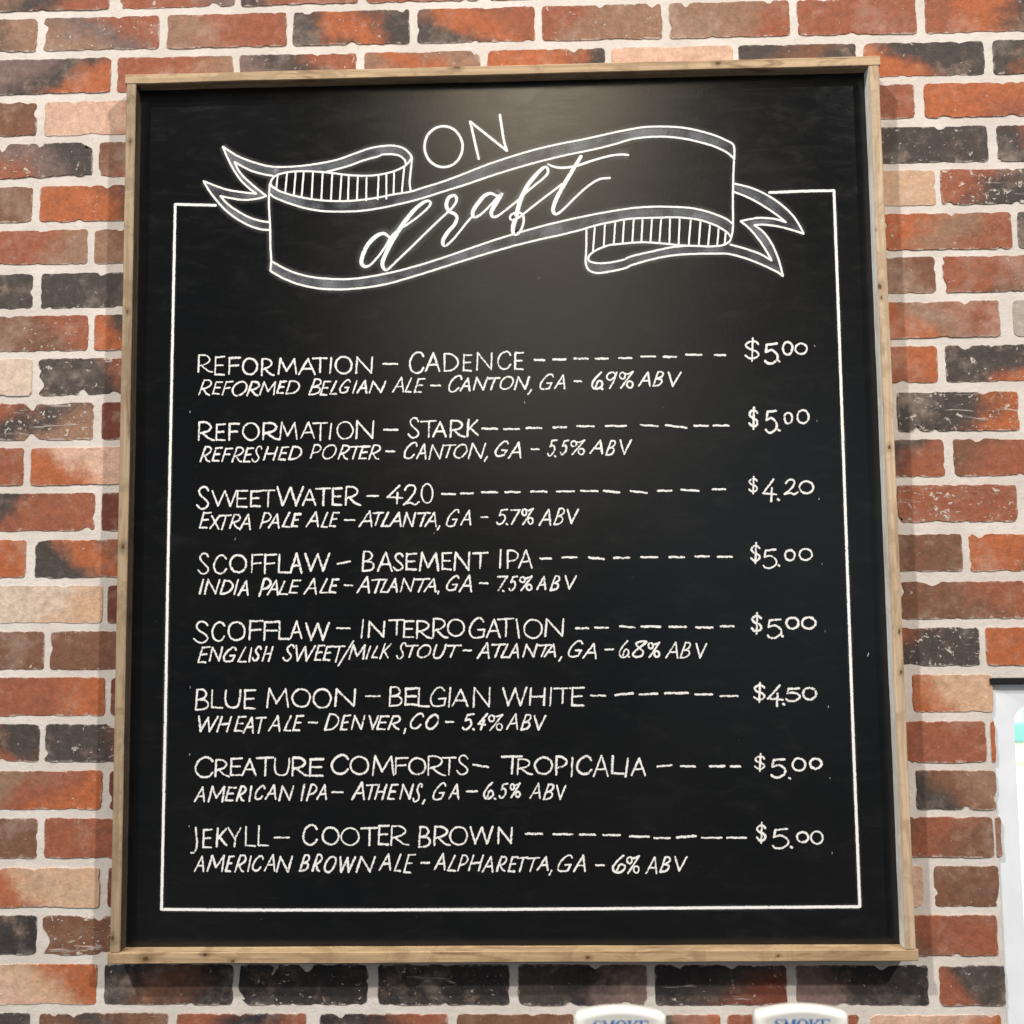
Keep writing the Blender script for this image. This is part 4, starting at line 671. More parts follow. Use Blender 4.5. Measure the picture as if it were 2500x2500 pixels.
def build_wall():
    bm = bmesh.new()
    uvl = bm.loops.layers.uv.new('UVMap')
    info = []
    # mortar body: front, back and the reveals of the opening
    y0, y1 = 0.0012, WT
    X = [WX0, JX, WX1]
    Z = [WZ0, JZ0, JZ1, WZ1]
    for y, flip in ((y0, False), (y1, True)):
        g = {(i, j): bm.verts.new((X[i], y, Z[j])) for i in range(3) for j in range(4)}
        for i in range(2):
            for j in range(3):
                if i == 1 and j == 1:
                    continue
                q = [g[i, j], g[i + 1, j], g[i + 1, j + 1], g[i, j + 1]]
                bm.faces.new(q[::-1] if flip else q)
                info.append(None)

    def quad(*c):
        bm.faces.new([bm.verts.new(v) for v in c])
        info.append(None)
    quad((JX, y0, JZ0), (JX, y1, JZ0), (JX, y1, JZ1), (JX, y0, JZ1))
    quad((JX, y0, JZ1), (JX, y1, JZ1), (WX1, y1, JZ1), (WX1, y0, JZ1))
    quad((JX, y0, JZ0), (WX1, y0, JZ0), (WX1, y1, JZ0), (JX, y1, JZ0))
    quad((WX0, y0, WZ0), (WX0, y0, WZ1), (WX0, y1, WZ1), (WX0, y1, WZ0))
    quad((WX1, y0, WZ0), (WX1, y1, WZ0), (WX1, y1, WZ1), (WX1, y0, WZ1))
    quad((WX0, y0, WZ1), (WX1, y0, WZ1), (WX1, y1, WZ1), (WX0, y1, WZ1))

    def brick(x0, x1, zt0, zt1, zb0, zb1, cols, fleck, corner=False):
        rnd = random.Random(int(x0 * 1e4) * 131 + int(zt0 * 1e4))
        w = x1 - x0
        h = zt0 - zb0
        if w < 0.004 or h < 0.01:
            return
        sx = rnd.uniform(0, 50)
        ragged = 0.0016 + 0.0009 * fleck * rnd.random()
        step = 0.0045
        pts = []
        nx, nz = max(3, int(w / step)), max(3, int(h / step))
        ring = [(i / nx, 0.0) for i in range(nx)] + [(1.0, j / nz) for j in range(nz)] + \
               [(1 - i / nx, 1.0) for i in range(nx)] + [(0.0, 1 - j / nz) for j in range(nz)]
        rc = min(0.005, w * 0.3)
        lean = rnd.uniform(-0.0012, 0.0012)
        for a, b in ring:
            zt = zt0 + (zt1 - zt0) * a
            zb = zb0 + (zb1 - zb0) * a
            x = x0 + w * a
            z = zb + (zt - zb) * b + lean * (a - 0.5)
            # rounded corners
            dx = min(a, 1 - a) * w
            dz = min(b, 1 - b) * h
            cut = max(0.0, rc - dx) * max(0.0, rc - dz) / rc * 0.45
            nzv = Vector((x * 55 + sx, z * 55, sx * 3.3))
            nn = mnoise.noise(nzv) * ragged * 1.2 + mnoise.noise(nzv * 3.7) * ragged * 0.7
            big = mnoise.noise(nzv * 0.9 + Vector((31, 7, 2)))
            chip = max(0.0, big - 0.36) * (0.011 + 0.007 * fleck)
            ins = max(-0.0004, nn + chip) + cut
            ix = 1.0 if a == 0 else (-1.0 if a == 1 else 0.0)
            iz = 1.0 if b == 0 else (-1.0 if b == 1 else 0.0)
            if (a in (0, 1)) and (b in (0, 1)):
                ix *= 0.7
                iz *= 0.7
            pts.append((x + ix * ins, z + iz * ins))
        cx = sum(q[0] for q in pts) / len(pts)
        cz = sum(q[1] for q in pts) / len(pts)
        out = rnd.uniform(-0.0009, 0.0008)
        yb = 0.115 if corner else 0.0060
        rings = []
        for y, ins in ((yb, -0.0002), (0.0016, 0.0), (out * 0.5, 0.0012)):
            rg = []
            for x, z in pts:
                d = Vector((cx - x, 0, cz - z))
                # inset mostly along the nearer side
                L = d.length or 1
                rg.append(bm.verts.new((x + d.x / L * ins, y, z + d.z / L * ins)))
            rings.append(rg)
        new = []
        n = len(pts)
        for r in range(2):
            for i in range(n):
                j = (i + 1) % n
                new.append(bm.faces.new([rings[r][i], rings[r][j], rings[r + 1][j], rings[r + 1][i]]))
        new.append(bm.faces.new(rings[2]))
        data = (cols, fleck, rnd.uniform(0, 90), rnd.choice((-1, 1)) * rnd.uniform(0.10, 0.55))
        for f in new:
            f.material_index = 1
            info.append(data)
            for lp in f.loops:
                c = lp.vert.co
                lp[uvl].uv = ((c.x - x0) / w, (c.z - zb0) / h)

    rows = {}
    for r, x0, x1, t0, t1, b0, b1, cols, fl in BRICKS:
        rows.setdefault(r, []).append([v / 1000 for v in (x0, x1, t0, t1, b0, b1)] + [cols, fl])
    rg = random.Random(3)

    def rcols():
        base = rg.choice(['rrr', 'bbr', 'drd', 'oor', 'bbb', 'ddd', 'rrt', 'tbt', 'drr', 'ood', 'ppo', 'kdk', 'brb', 'odd'])
        return base, rg.choice((0, 1, 1, 2))
    z_first = 0.0045
    for r in range(-12, 37):
        zt = z_first - r * COURSE
        if zt > WZ1 or zt - 0.0545 < WZ0:
            continue
        lst = sorted(rows.get(r, []), key=lambda q: q[0])
        if lst:
            a, b = lst[0], lst[-1]

            def top(x):
                return a[2] + (b[3] - a[2]) * (x - a[0]) / max(0.01, b[1] - a[0])

            def bot(x):
                return a[4] + (b[5] - a[4]) * (x - a[0]) / max(0.01, b[1] - a[0])
        else:
            top = lambda x, z=zt: z
            bot = lambda x, z=zt: z - 0.0545
        gapw = 0.0105
        blen = 0.182
        full = []
        opening = bot(0.5) < JZ1 - 0.02 and top(0.5) > JZ0 + 0.02
        xr_lim = JX - 0.0006 if opening else WX1
        xs = WX0 + (0.0 if r % 2 else -0.09)
        if lst:
            # carry the bond outwards from the measured bricks
            x = lst[0][0] - gapw
            while x > WX0 + 0.02:
                full.append((max(WX0, x - blen), x, None))
                x -= blen + gapw
            for i, q in enumerate(lst):
                full.append((q[0], q[1], q))
                nxt = lst[i + 1][0] if i + 1 < len(lst) else xr_lim
                x = q[1] + gapw
                while nxt - x > 0.02:
                    e = min(x + blen, nxt - gapw)
                    if nxt - gapw - e < 0.04:
                        e = nxt - gapw
                    if e - x > 0.012:
                        full.append((x, min(e, nxt if i + 1 == len(lst) else e), None))
                    x = e + gapw
        else:
            x = xs
            while x < xr_lim:
                e = min(x + blen, xr_lim)
                if e - max(x, WX0) > 0.02:
                    full.append((max(x, WX0), e, None))
                x += blen + gapw
        for x0, x1, q in full:
            if x1 > WX1:
                x1 = WX1
            if opening and x0 > JX - 0.001:
                continue
            corner = opening and abs(x1 - JX) < 0.012
            if q:
                brick(x0, x1, q[2], q[3], q[4], q[5], q[6], q[7], corner)
            else:
                cc, ff = rcols()
                brick(x0, x1, top(x0), top(x1), bot(x0), bot(x1), cc, ff, corner)
    for x0, x1 in ((1.388, 1.57), (1.582, 1.76), (1.772, 1.95), (1.962, 2.14), (2.152, 2.33), (2.342, 2.52)):
        brick(x0, x1, -1.0770, -1.0770, -1.0862, -1.0862, 'ggt', 0)
    bm.normal_update()
    me = bpy.data.meshes.new('brick_wall')
    bm.to_mesh(me)
    bm.free()
    me.materials.append(M_MORTAR)
    me.materials.append(M_BRICK)
    for k in range(3):
        at = me.attributes.new('body_' + 'abc'[k], 'FLOAT_COLOR', 'FACE')
        flat = []
        for d in info:
            flat += list(PAL[d[0][k]]) + [1.0] if d else [0.6, 0.6, 0.6, 1.0]
        at.data.foreach_set('color', flat)
    for nm, ix in (('fleck', 1), ('seed', 2), ('slant', 3)):
        at = me.attributes.new(nm, 'FLOAT', 'FACE')
        at.data.foreach_set('value', [float(d[ix]) if d else 0.0 for d in info])
    o = bpy.data.objects.new('brick_wall', me)
    C.objects.link(o)
    return tag(o, 'weathered red and charcoal brick wall with pale mortar joints behind the menu board', 'brick wall')


wall = build_wall()
bm = bmesh.new()
box(bm, JX - 0.0012, WX1 - 0.01, -0.0025, WT - 0.01, JZ1 - 0.0085, JZ1 - 0.0005, 0.0008)
link('lintel', bm, plain('black_steel', (0.012, 0.012, 0.013), 0.6, 0.3), wall)

# ------------------------------------------------------------------ menu board
DF = 0.036                     # frame front stands this far off the bricks
YP = -(DF - 0.020)             # face of the chalkboard panel
RW = 0.0145                    # visible face width of the pine strips
TL, TR, BR, BL = [(x / 1000, z / 1000) for x, z in FRAME]
board = thing('menu_board', 'large framed chalkboard drinks menu with white hand lettering hanging on the brick wall', 'menu board',
              ((TL[0] + TR[0]) / 2, -0.001, BL[1]))


def rail(a, b, c, d, mat, jitter_axis):
    """pine strip whose front face has the corners a, b, c, d (x, z), slightly uneven edges"""
    bm = bmesh.new()
    n = 60
    ringsv = []
    for i in range(n + 1):
        f = i / n
        p = (a[0] + (b[0] - a[0]) * f, a[1] + (b[1] - a[1]) * f)
        q = (d[0] + (c[0] - d[0]) * f, d[1] + (c[1] - d[1]) * f)
        w1 = mnoise.noise(Vector((p[0] * 9, p[1] * 9, 3.1))) * 0.0006 + mnoise.noise(Vector((p[0] * 70, p[1] * 70, 8.1))) * 0.00022
        w2 = mnoise.noise(Vector((q[0] * 9, q[1] * 9, 5.7))) * 0.0006 + mnoise.noise(Vector((q[0] * 70, q[1] * 70, 1.1))) * 0.00030
        px, pz = (p[0], p[1] + w1) if jitter_axis == 'z' else (p[0] + w1, p[1])
        qx, qz = (q[0], q[1] + w2) if jitter_axis == 'z' else (q[0] + w2, q[1])
        wy = mnoise.noise(Vector((p[0] * 6, p[1] * 6, 9.9))) * 0.0005
        k = 0.0011
        ddx, ddz = qx - px, qz - pz
        L = math.hypot(ddx, ddz)
        ex, ez = ddx / L * k, ddz / L * k
        sec = [(px, -0.0005, pz), (px, -DF + k + wy, pz), (px + ex, -DF + wy, pz + ez), (qx - ex, -DF + wy, qz - ez),
               (qx, -DF + k + wy, qz), (qx, -0.0005, qz)]
        ringsv.append([bm.verts.new(s) for s in sec])
    for i in range(n):
        for j in range(6):
            k = (j + 1) % 6
            bm.faces.new([ringsv[i][j], ringsv[i][k], ringsv[i + 1][k], ringsv[i + 1][j]])
    bm.faces.new(ringsv[0][::-1])
    bm.faces.new(ringsv[-1])
    bmesh.ops.recalc_face_normals(bm, faces=bm.faces)
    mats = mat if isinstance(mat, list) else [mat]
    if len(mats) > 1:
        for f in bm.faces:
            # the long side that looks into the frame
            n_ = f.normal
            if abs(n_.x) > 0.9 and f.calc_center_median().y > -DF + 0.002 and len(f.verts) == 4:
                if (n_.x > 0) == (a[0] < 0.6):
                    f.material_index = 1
    return link('frame_rail', bm, mats, board)


g = 0.0007
rail(TL, TR, (TR[0] + 0.0004, TR[1] - RW), (TL[0], TL[1] - RW),
     mat_wood('pine_top', 0, (0.56, 0.405, 0.25), (0.19, 0.115, 0.06), 1.0, KNOTS[0]), 'z')
rail((BL[0], BL[1] + RW + 0.001), (BR[0], BR[1] + RW + 0.001), BR, BL,
     mat_wood('pine_bottom', 0, (0.53, 0.38, 0.225), (0.19, 0.115, 0.055), 2.0, KNOTS[1]), 'z')
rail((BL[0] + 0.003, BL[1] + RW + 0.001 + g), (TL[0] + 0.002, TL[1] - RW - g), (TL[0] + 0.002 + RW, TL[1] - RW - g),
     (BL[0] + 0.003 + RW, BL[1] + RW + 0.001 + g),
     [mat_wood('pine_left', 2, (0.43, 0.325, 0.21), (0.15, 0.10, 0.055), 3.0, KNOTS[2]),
      mat_wood('pine_left_shade', 2, (0.085, 0.06, 0.042), (0.02, 0.017, 0.014), 5.0)], 'x')  # shade on the left rail's inner face, put into a darker wood colour
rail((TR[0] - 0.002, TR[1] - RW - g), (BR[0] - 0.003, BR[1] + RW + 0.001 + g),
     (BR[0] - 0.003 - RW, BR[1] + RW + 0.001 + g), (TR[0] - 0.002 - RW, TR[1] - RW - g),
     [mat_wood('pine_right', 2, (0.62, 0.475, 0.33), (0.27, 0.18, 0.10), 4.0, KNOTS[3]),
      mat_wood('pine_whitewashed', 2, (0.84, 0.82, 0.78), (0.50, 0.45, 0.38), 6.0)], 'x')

bm = bmesh.new()
box(bm, TL[0] + 0.004, TR[0] - 0.004, YP, -0.004, BL[1] + 0.004, TL[1] - 0.004)
panel = link('chalkboard_panel', bm, M_BOARD, board)


# ------------------------------------------------------------------ chalk strokes
def catmull(pts, step=0.0025):
    if len(pts) < 3:
        return [tuple(p) for p in pts]
    P = [pts[0]] + list(pts) + [pts[-1]]
    if len(pts) > 3 and math.dist(pts[0][:2], pts[-1][:2]) < 1e-6:
        P[0], P[-1] = pts[-2], pts[1]
    out = []
    for i in range(1, len(P) - 2):
        a, b, c, d = P[i - 1], P[i], P[i + 1], P[i + 2]
        n = max(2, int(math.dist(b[:2], c[:2]) / step))
        for k in range(n):
            t = k / n
            out.append(tuple(0.5 * ((2 * b[m]) + (-a[m] + c[m]) * t + (2 * a[m] - 5 * b[m] + 4 * c[m] - d[m]) * t * t +
                                    (-a[m] + 3 * b[m] - 3 * c[m] + d[m]) * t ** 3) for m in range(len(b))))
    out.append(tuple(P[-2]))
    return out


class Chalk:
    """collects strokes lying on the panel into one mesh"""
    def __init__(self, lift=0.00025):
        self.bm = bmesh.new()
        self.uv = self.bm.loops.layers.uv.new('UVMap')
        self.k = 0
        self.lift = lift

    def stroke(self, pts, w, rough=0.12, wob=0.00022, step=0.0014, mat=0, cap=True):
        """pts in metres (x, z[, width]); w = width"""
        # resample
        seg = [0.0]
        for a, b in zip(pts, pts[1:]):
            seg.append(seg[-1] + math.dist(a[:2], b[:2]))
        L = seg[-1]
        if L < 1e-5:
            return
        n = max(2, int(L / step))
        s = random.uniform(0, 500)
        rs = []
        j = 0
        for i in range(n + 1):
            d = L * i / n
            while j < len(seg) - 2 and seg[j + 1] < d:
                j += 1
            f = (d - seg[j]) / max(1e-9, seg[j + 1] - seg[j])
            a, b = pts[j], pts[j + 1]
            rs.append((a[0] + (b[0] - a[0]) * f, a[1] + (b[1] - a[1]) * f,
                       (a[2] + (b[2] - a[2]) * f) if len(a) > 2 else w, d))
        y0 = YP - self.lift - (self.k % 14) * 0.000012
        ys = [y0 - r_[3] * 0.0007 for r_ in rs]      # a stroke rides up over its own earlier part
        if cap:
            ys = [ys[0]] + ys + [ys[-1]]
        self.k += 1
        L2, R2 = [], []

        def nz(a, b):
            return mnoise.noise(Vector((a, b, s)))
        for i, (x, z, ww, d) in enumerate(rs):
            a = rs[max(0, i - 1)]
            b = rs[min(n, i + 1)]
            tx, tz = b[0] - a[0], b[1] - a[1]
            l = math.hypot(tx, tz) or 1
            tx /= l
            tz /= l
            nx, nzv = -tz, tx
            q = nz(d * 260, 0.3) * wob
            h1 = ww / 2 * (1 + rough * nz(d * 420, 7.7) + rough * 0.8 * nz(d * 120, 3.3))
            h2 = ww / 2 * (1 + rough * nz(d * 420, 17.7) + rough * 0.8 * nz(d * 120, 13.3))
            L2.append((x + nx * (h1 + q), z + nzv * (h1 + q)))
            R2.append((x - nx * (h2 - q), z - nzv * (h2 - q)))
        if cap:
            for e, o_, ins in ((0, 1, 0), (n, n - 1, n)):
                x, z, ww, d = rs[e]
                x2, z2 = rs[o_][:2]
                l = math.dist((x, z), (x2, z2)) or 1
                tx, tz = (x - x2) / l, (z - z2) / l
                ext = ww * 0.36
                nx, nzv = -tz, tx
                k = 0.55 * ww / 2
                p1 = (x + tx * ext + nx * k, z + tz * ext + nzv * k)
                p2 = (x + tx * ext - nx * k, z + tz * ext - nzv * k)
                if e == 0:
                    # travelling away from start: left side is on the -n of this tangent
                    L2.insert(0, p2)
                    R2.insert(0, p1)
                else:
                    L2.append(p1)
                    R2.append(p2)
        vl = [self.bm.verts.new((p[0], y, p[1])) for p, y in zip(L2, ys)]
        vr = [self.bm.verts.new((p[0], y, p[1])) for p, y in zip(R2, ys)]
        for i in range(len(vl) - 1):
            f = self.bm.faces.new([vr[i], vr[i + 1], vl[i + 1], vl[i]])
            f.material_index = mat
            for lp, uvc in zip(f.loops, ((i / 10, 0), ((i + 1) / 10, 0), ((i + 1) / 10, 1), (i / 10, 1))):
                lp[self.uv].uv = uvc

    def strip(self, A, B, mat=0, n=70):
        """shading between two curves"""
        def res(P):
            P = catmull(P, 0.004)
            s = [0.0]
            for a, b in zip(P, P[1:]):
                s.append(s[-1] + math.dist(a[:2], b[:2]))
            out = []
            j = 0
            for i in range(n + 1):
                d = s[-1] * i / n
                while j < len(s) - 2 and s[j + 1] < d:
                    j += 1
                f = (d - s[j]) / max(1e-9, s[j + 1] - s[j])
                out.append(tuple(P[j][m] + (P[j + 1][m] - P[j][m]) * f for m in range(2)))
            return out
        A, B = res(A), res(B)
        y = YP - 0.00012 - (self.k % 9) * 0.000008
        self.k += 1
        va = [self.bm.verts.new((p[0], y, p[1])) for p in A]
        vb = [self.bm.verts.new((p[0], y, p[1])) for p in B]
        for i in range(n):
            f = self.bm.faces.new([va[i], va[i + 1], vb[i + 1], vb[i]])
            f.material_index = mat
            for lp, uvc in zip(f.loops, ((i / 10, 0), ((i + 1) / 10, 0), ((i + 1) / 10, 1), (i / 10, 1))):
                lp[self.uv].uv = uvc

    def done(self, name, mats):
        for f in self.bm.faces:
            f.normal_update()
            if f.normal.y > 0:
                f.normal_flip()
        o = link(name, self.bm, mats, panel)
        return o


def mm(pts):
    return [(p[0] / 1000, p[1] / 1000) + tuple(w / 1000 for w in p[2:]) for p in pts]


# hand-lettered capitals: strokes in a unit cell; '~' marks a curved stroke
def ell(cx, cz, rx, rz, n=14, start=0.6):
    return [(cx + rx * math.sin(start + i * 2 * math.pi / n), cz + rz * math.cos(start + i * 2 * math.pi / n)) for i in range(n + 1)]


GL = {
    'A': [[(0, 0), (.56, 1)], [(.56, 1), (1, 0)], [(.2, .35), (.86, .37)]],
    'B': [[(.0, .0), (.1, 1)], ['~', (.1, 1), (.6, .99), (.84, .8), (.66, .6), (.14, .5)], ['~', (.14, .5), (.74, .48), (1, .27), (.72, .05), (0, 0)]],
    'C': [['~', (1, .80), (.82, .97), (.52, .99), (.18, .8), (0, .46), (.12, .14), (.46, 0), (.8, .06), (1, .25)]],
    'D': [[(.04, 0), (.04, 1)], ['~', (.04, 1), (.5, .97), (.9, .74), (1, .42), (.75, .12), (.35, .01), (.04, 0)]],
    'E': [[(.08, 1), (.02, 0)], [(.06, .97), (1, 1)], [(.07, .51), (.84, .53)], [(.02, .02), (.96, 0)]],
    'F': [[(.08, 1), (.03, 0)], [(.06, .97), (1, 1)], [(.07, .50), (.84, .54)]],
    'G': [['~', (.92, .84), (.72, 1), (.42, .95), (.12, .66), (0, .34), (.15, .06), (.5, 0), (.9, .06)], [(.9, .06), (.98, .40)], [(.55, .40), (1, .42)]],
    'H': [[(.10, 1), (.02, 0)], [(1, 1), (.94, 0)], [(.04, .48), (.96, .52)]],
    'I': [[(1, 1), (0, 0)]], 'j': [[(0, 1), (1, 0)]],
    'J': [['~', (.78, 1), (.88, .65), (.98, .4), (.85, .2), (.5, .04), (0, .03)]],
    'K': [[(.14, 1), (0, 0)], [(.95, .97), (.12, .42)], [(.25, .52), (1, .08)]],
    'L': [[(.08, 1), (.02, .02)], [(.02, .02), (1, 0)]],
    'M': [[(0, 0), (.12, 1)], [(.12, 1), (.45, .2)], [(.45, .2), (.88, .97)], [(.88, .97), (1, .02)]],
    'N': [[(0, 0), (.06, 1)], [(.06, 1), (.94, .02)], [(.94, .02), (1, 1)]],
    'O': [['~'] + ell(.5, .5, .5, .5)],
    'P': [[(.04, 0), (.06, 1)], ['~', (.06, 1), (.6, .98), (1, .74), (.75, .48), (.08, .36)]],
    'R': [[(.02, 0), (.06, 1)], ['~', (.06, 1), (.55, .98), (.82, .76), (.62, .52), (.10, .38)], ['~', (.24, .42), (.6, .14), (.8, .04), (1, 0)]],
    'S': [['~', (.98, .82), (.78, .98), (.42, .98), (.2, .78), (.4, .57), (.82, .38), (.98, .18), (.7, .02), (.32, .01), (0, .18)]],
    'T': [[(0, .97), (1, 1)], [(.54, .97), (.5, 0)]],
    'U': [['~', (.04, 1), (.0, .5), (.1, .12), (.45, 0), (.8, .1), (.95, .5), (1, 1)]],
    'V': [[(0, 1), (.40, 0)], [(.40, 0), (1, 1)]],
    'W': [[(0, .98), (.22, 0)], [(.22, 0), (.52, .96)], [(.52, .96), (.74, 0)], [(.74, 0), (1, 1)]],
    'X': [[(.15, 1), (.9, 0)], [(1, 1), (0, .03)]],
    'Y': [[(0, 1), (.5, .42)], [(1, 1), (.55, .45)], [(.55, .45), (.50, 0)]],
    '0': [['~'] + ell(.5, .5, .5, .5, 12, .4)],
    '2': [['~', (.08, .76), (.3, .98), (.68, .96), (.74, .70), (.45, .35), (0, .02)], ['~', (0, .02), (.45, .1), (.75, .01), (1, .14)]],
    '4': [[(.80, 1), (0, .36)], [(0, .36), (1, .31)], [(.66, .60), (.62, 0)]],
    '5': [[(.95, 1), (.16, .95)], [(.16, .95), (.08, .58)], ['~', (.08, .58), (.55, .66), (.97, .45), (.95, .2), (.55, 0), (.18, .02), (0, .13)]],
    '6': [['~', (.85, 1), (.35, .66), (.02, .3), (.15, .03), (.55, 0), (.95, .2), (.88, .44), (.58, .45), (.35, .12)]],
    '7': [[(0, .96), (1, 1)], [(1, 1), (.06, 0)]],
    '8': [['~', (1, .98), (.6, .98), (.28, .84), (.42, .62), (.75, .38), (.70, .1), (.32, 0), (.02, .14), (.25, .42), (.7, .72), (1, .98)]],
    '9': [['~', (.88, .86), (.55, 1), (.12, .84), (.05, .62), (.35, .5), (.8, .72), (1, .98)], [(1, .98), (.70, .45), (.30, 0)]],
    '%': [['~'] + ell(.2, .76, .2, .2, 10), ['~', (.28, .94), (.55, .86), (1, 1)], [(1, 1), (.08, 0)], ['~'] + ell(.76, .22, .22, .2, 10)],
    '$': [['~', (.98, .74), (.8, .84), (.4, .86), (.06, .72), (.25, .56), (.8, .44), (1, .28), (.7, .13), (.3, .14), (.02, .26)], [(.58, 1), (.52, 0)]],
    '/': [[(1, 1), (0, 0)]], ',': [[(1, 1), (0, 0)]],
}
SL = {   # forms of the slanting hand that are not simply sheared
    'A': [[(0, 0), (.84, 1)], [(.84, 1), (1, 0)], [(.36, .36), (.95, .38)]],
    'N': [[(0, 0), (.24, 1)], [(.24, 1), (.72, .02)], [(.72, .02), (1, 1)]],
    'M': [[(0, 0), (.26, 1)], [(.26, 1), (.50, .25)], [(.50, .25), (.98, 1)], [(.98, 1), (.86, 0)]],
    'V': [[(0, 1), (.36, 0)], [(.36, 0), (1, 1)]],
    'W': [[(.04, 1), (.10, 0)], [(.10, 0), (.50, .92)], [(.50, .92), (.56, 0)], [(.56, 0), (1, 1)]],
    'T': [[(0, .96), (1, 1)], [(.58, .97), (.22, 0)]],
    'X': GL['X'], '%': GL['%'], '7': GL['7'], ',': GL[','], '/': GL['/'], 'I': GL['I'], '6': GL['6'], '8': GL['8'], '9': GL['9'],
}


def letters(ch, spec, w, slant=False, big=1.0):
    for g in spec.split(';'):
        a = g.split()
        c = a[0]
        v = [float(q) / 1000 for q in a[1:]]
        ww = w * random.uniform(0.88, 1.14)
        if c == '-':
            zj = random.uniform(-0.0004, 0.0004)
            n = 5
            pts = [(v[0] + (v[2] - v[0]) * i / n, v[1] + (v[3] - v[1]) * i / n + math.sin(i * 2.1 + v[0] * 90) * 0.0003) for i in range(n + 1)]
            m = ww * 0.30
            pts[0] = (pts[0][0] + m, pts[0][1])
            pts[-1] = (pts[-1][0] - m, pts[-1][1])
            ch.stroke(pts, ww * 1.0, 0.16)
            continue
        if c == '.':
            ch.stroke([(v[0] - 0.0007, v[1] + 0.0004), (v[0] + 0.0007, v[1] - 0.0004)], ww * 1.15, 0.1, step=0.0006)
            continue
        o, u, up = Vector(v[0:2]), Vector(v[2:4]), Vector(v[4:6])
        W, H = u.length, up.length
        ins = ww * 0.46
        ix = min(ins, W * 0.42) / W
        iz = min(ins, H * 0.3) / H
        sh = 0.0
        table = GL
        if slant:
            if c in SL:
                table = SL
            else:
                sh = min(0.5, 0.27 * H / W)
        xs = [x * (1 - sh) + sh * z for st in table[c] for x, z in (st[1:] if st[0] == '~' else st)]
        xa, xb = min(xs), max(xs)
        for st in table[c]:
            curved = st[0] == '~'
            pts = st[1:] if curved else st
            q = []
            for x, z in pts:
                x = (x * (1 - sh) + sh * z - xa) / max(1e-6, xb - xa)
                x += random.uniform(-.012, .012)
                z += random.uniform(-.012, .012)
                x = ix + x * (1 - 2 * ix)
                z = iz + z * (1 - 2 * iz)
                r = o + u * x + up * z
                q.append((r.x, r.y))
            if curved:
                if pts[0] == pts[-1] or math.dist(pts[0], pts[-1]) < 1e-6:
                    q[-1] = q[0]
                q = catmull(q, 0.0012)
            sw = ww * random.uniform(0.9, 1.12)
            # a heavier and a lighter end, as a hand presses
            n = len(q)
            e0, e1 = random.uniform(0.88, 1.12), random.uniform(0.88, 1.12)
            q = [(x, z, sw * (e0 + (e1 - e0) * i / max(1, n - 1))) for i, (x, z) in enumerate(q)]
            ch.stroke(q, sw, 0.15)


# the border, the title, the ribbon
ch = Chalk()
for s in BORDER:
    s = mm(s)
    ch.stroke(catmull(s, 0.004), 0.0040, 0.06, 0.0003, 0.002)
    ch.stroke(catmull(s, 0.004), 0.010, 0.1, 0.0002, 0.004, mat=1, cap=False)
ch.done('chalk_border', [M_PEN, M_DUST])

ch = Chalk()
for s in ON_LINES:
    s = catmull(mm(s), 0.002)
    ch.stroke(s, 0.0038, 0.09)
    ch.stroke(s, 0.012, 0.1, mat=1, cap=False)
ch.done('title_lettering', [M_PEN, M_DUST])

ch = Chalk(0.00045)
for s in SCRIPT_LINES:
    s = [(x, z, w * 0.90) for x, z, w in catmull(mm(s), 0.0015)]
    ch.stroke(s, 0.006, 0.05, 0.0001)
    ch.stroke([(p[0], p[1]) for p in s], 0.020, 0.1, mat=1, cap=False)
ch.done('script_lettering', [M_PEN, M_DUST])

ch = Chalk()
for a, b in FILLS:
    ch.strip(mm(a), mm(b), 1)
for s in RIBBON:
    s = catmull(mm(s), 0.002)
    ch.stroke(s, 0.0030, 0.10)
    ch.stroke(s, 0.014, 0.12, mat=2, cap=False, step=0.003)
for s in HATCH:
    ch.stroke(catmull(mm(s), 0.002), 0.0027, 0.14)
ch.done('ribbon_drawing', [M_PEN, M_BAND, M_DUST])

for e in ENTRIES:
    ch = Chalk()
    letters(ch, e['name'], 0.0032)
    ch.done('drink_name', M_CHALK)
    ch = Chalk()
    letters(ch, e['desc'], 0.0031, True)
    ch.done('drink_description', M_CHALK)
    ch = Chalk()
    letters(ch, e['leader'], 0.0036)
    ch.done('dash_leader', M_CHALK)
    ch = Chalk()
    letters(ch, e['price'], 0.0036)
    ch.done('price', M_CHALK)
M_SPECK = mat_dust('chalk_speck', 0.45, (0.7, 0.7, 0.7))
for x, z in SPECKS:
    ch = Chalk()
    x, z = x / 1000, z / 1000
    ch.stroke([(x, z), (x + random.uniform(-.001, .001), z - random.uniform(.001, .003))], 0.0016, 0.2, step=0.0006, mat=0)
    ch.done('chalk_speck', [M_SPECK])


# ------------------------------------------------------------------ tap handles
M_CERAMIC = plain('white_glazed_ceramic', (0.90, 0.895, 0.86), 0.2, 0.5)
M_BLUE = plain('blue_transfer', (0.02, 0.125, 0.42), 0.4)
M_BRASS = plain('brushed_metal', (0.55, 0.54, 0.52), 0.35)


def outline(w, h, arch, rc, n=16):
    """paddle outline: flat base, gently tapering sides, arched top with rounded shoulders"""
    pts = [(-w * 0.30, 0.0), (w * 0.30, 0.0), (w * 0.44, h * 0.35), (w * 0.5, h - arch - rc)]
    for i in range(1, 7):
        a = i / 6 * math.radians(74)
        pts.append((w * 0.5 - rc + rc * math.cos(a), h - arch - rc + rc * math.sin(a)))
    x0, z0 = pts[-1]
    for i in range(1, n):
        f = i / n
        x = x0 * (1 - 2 * f)
        pts.append((x, z0 + (h - z0) * (1 - (x / x0) ** 2)))
    left = [(-x, z) for x, z in pts[2:10]][::-1]
    pts += left
    return pts


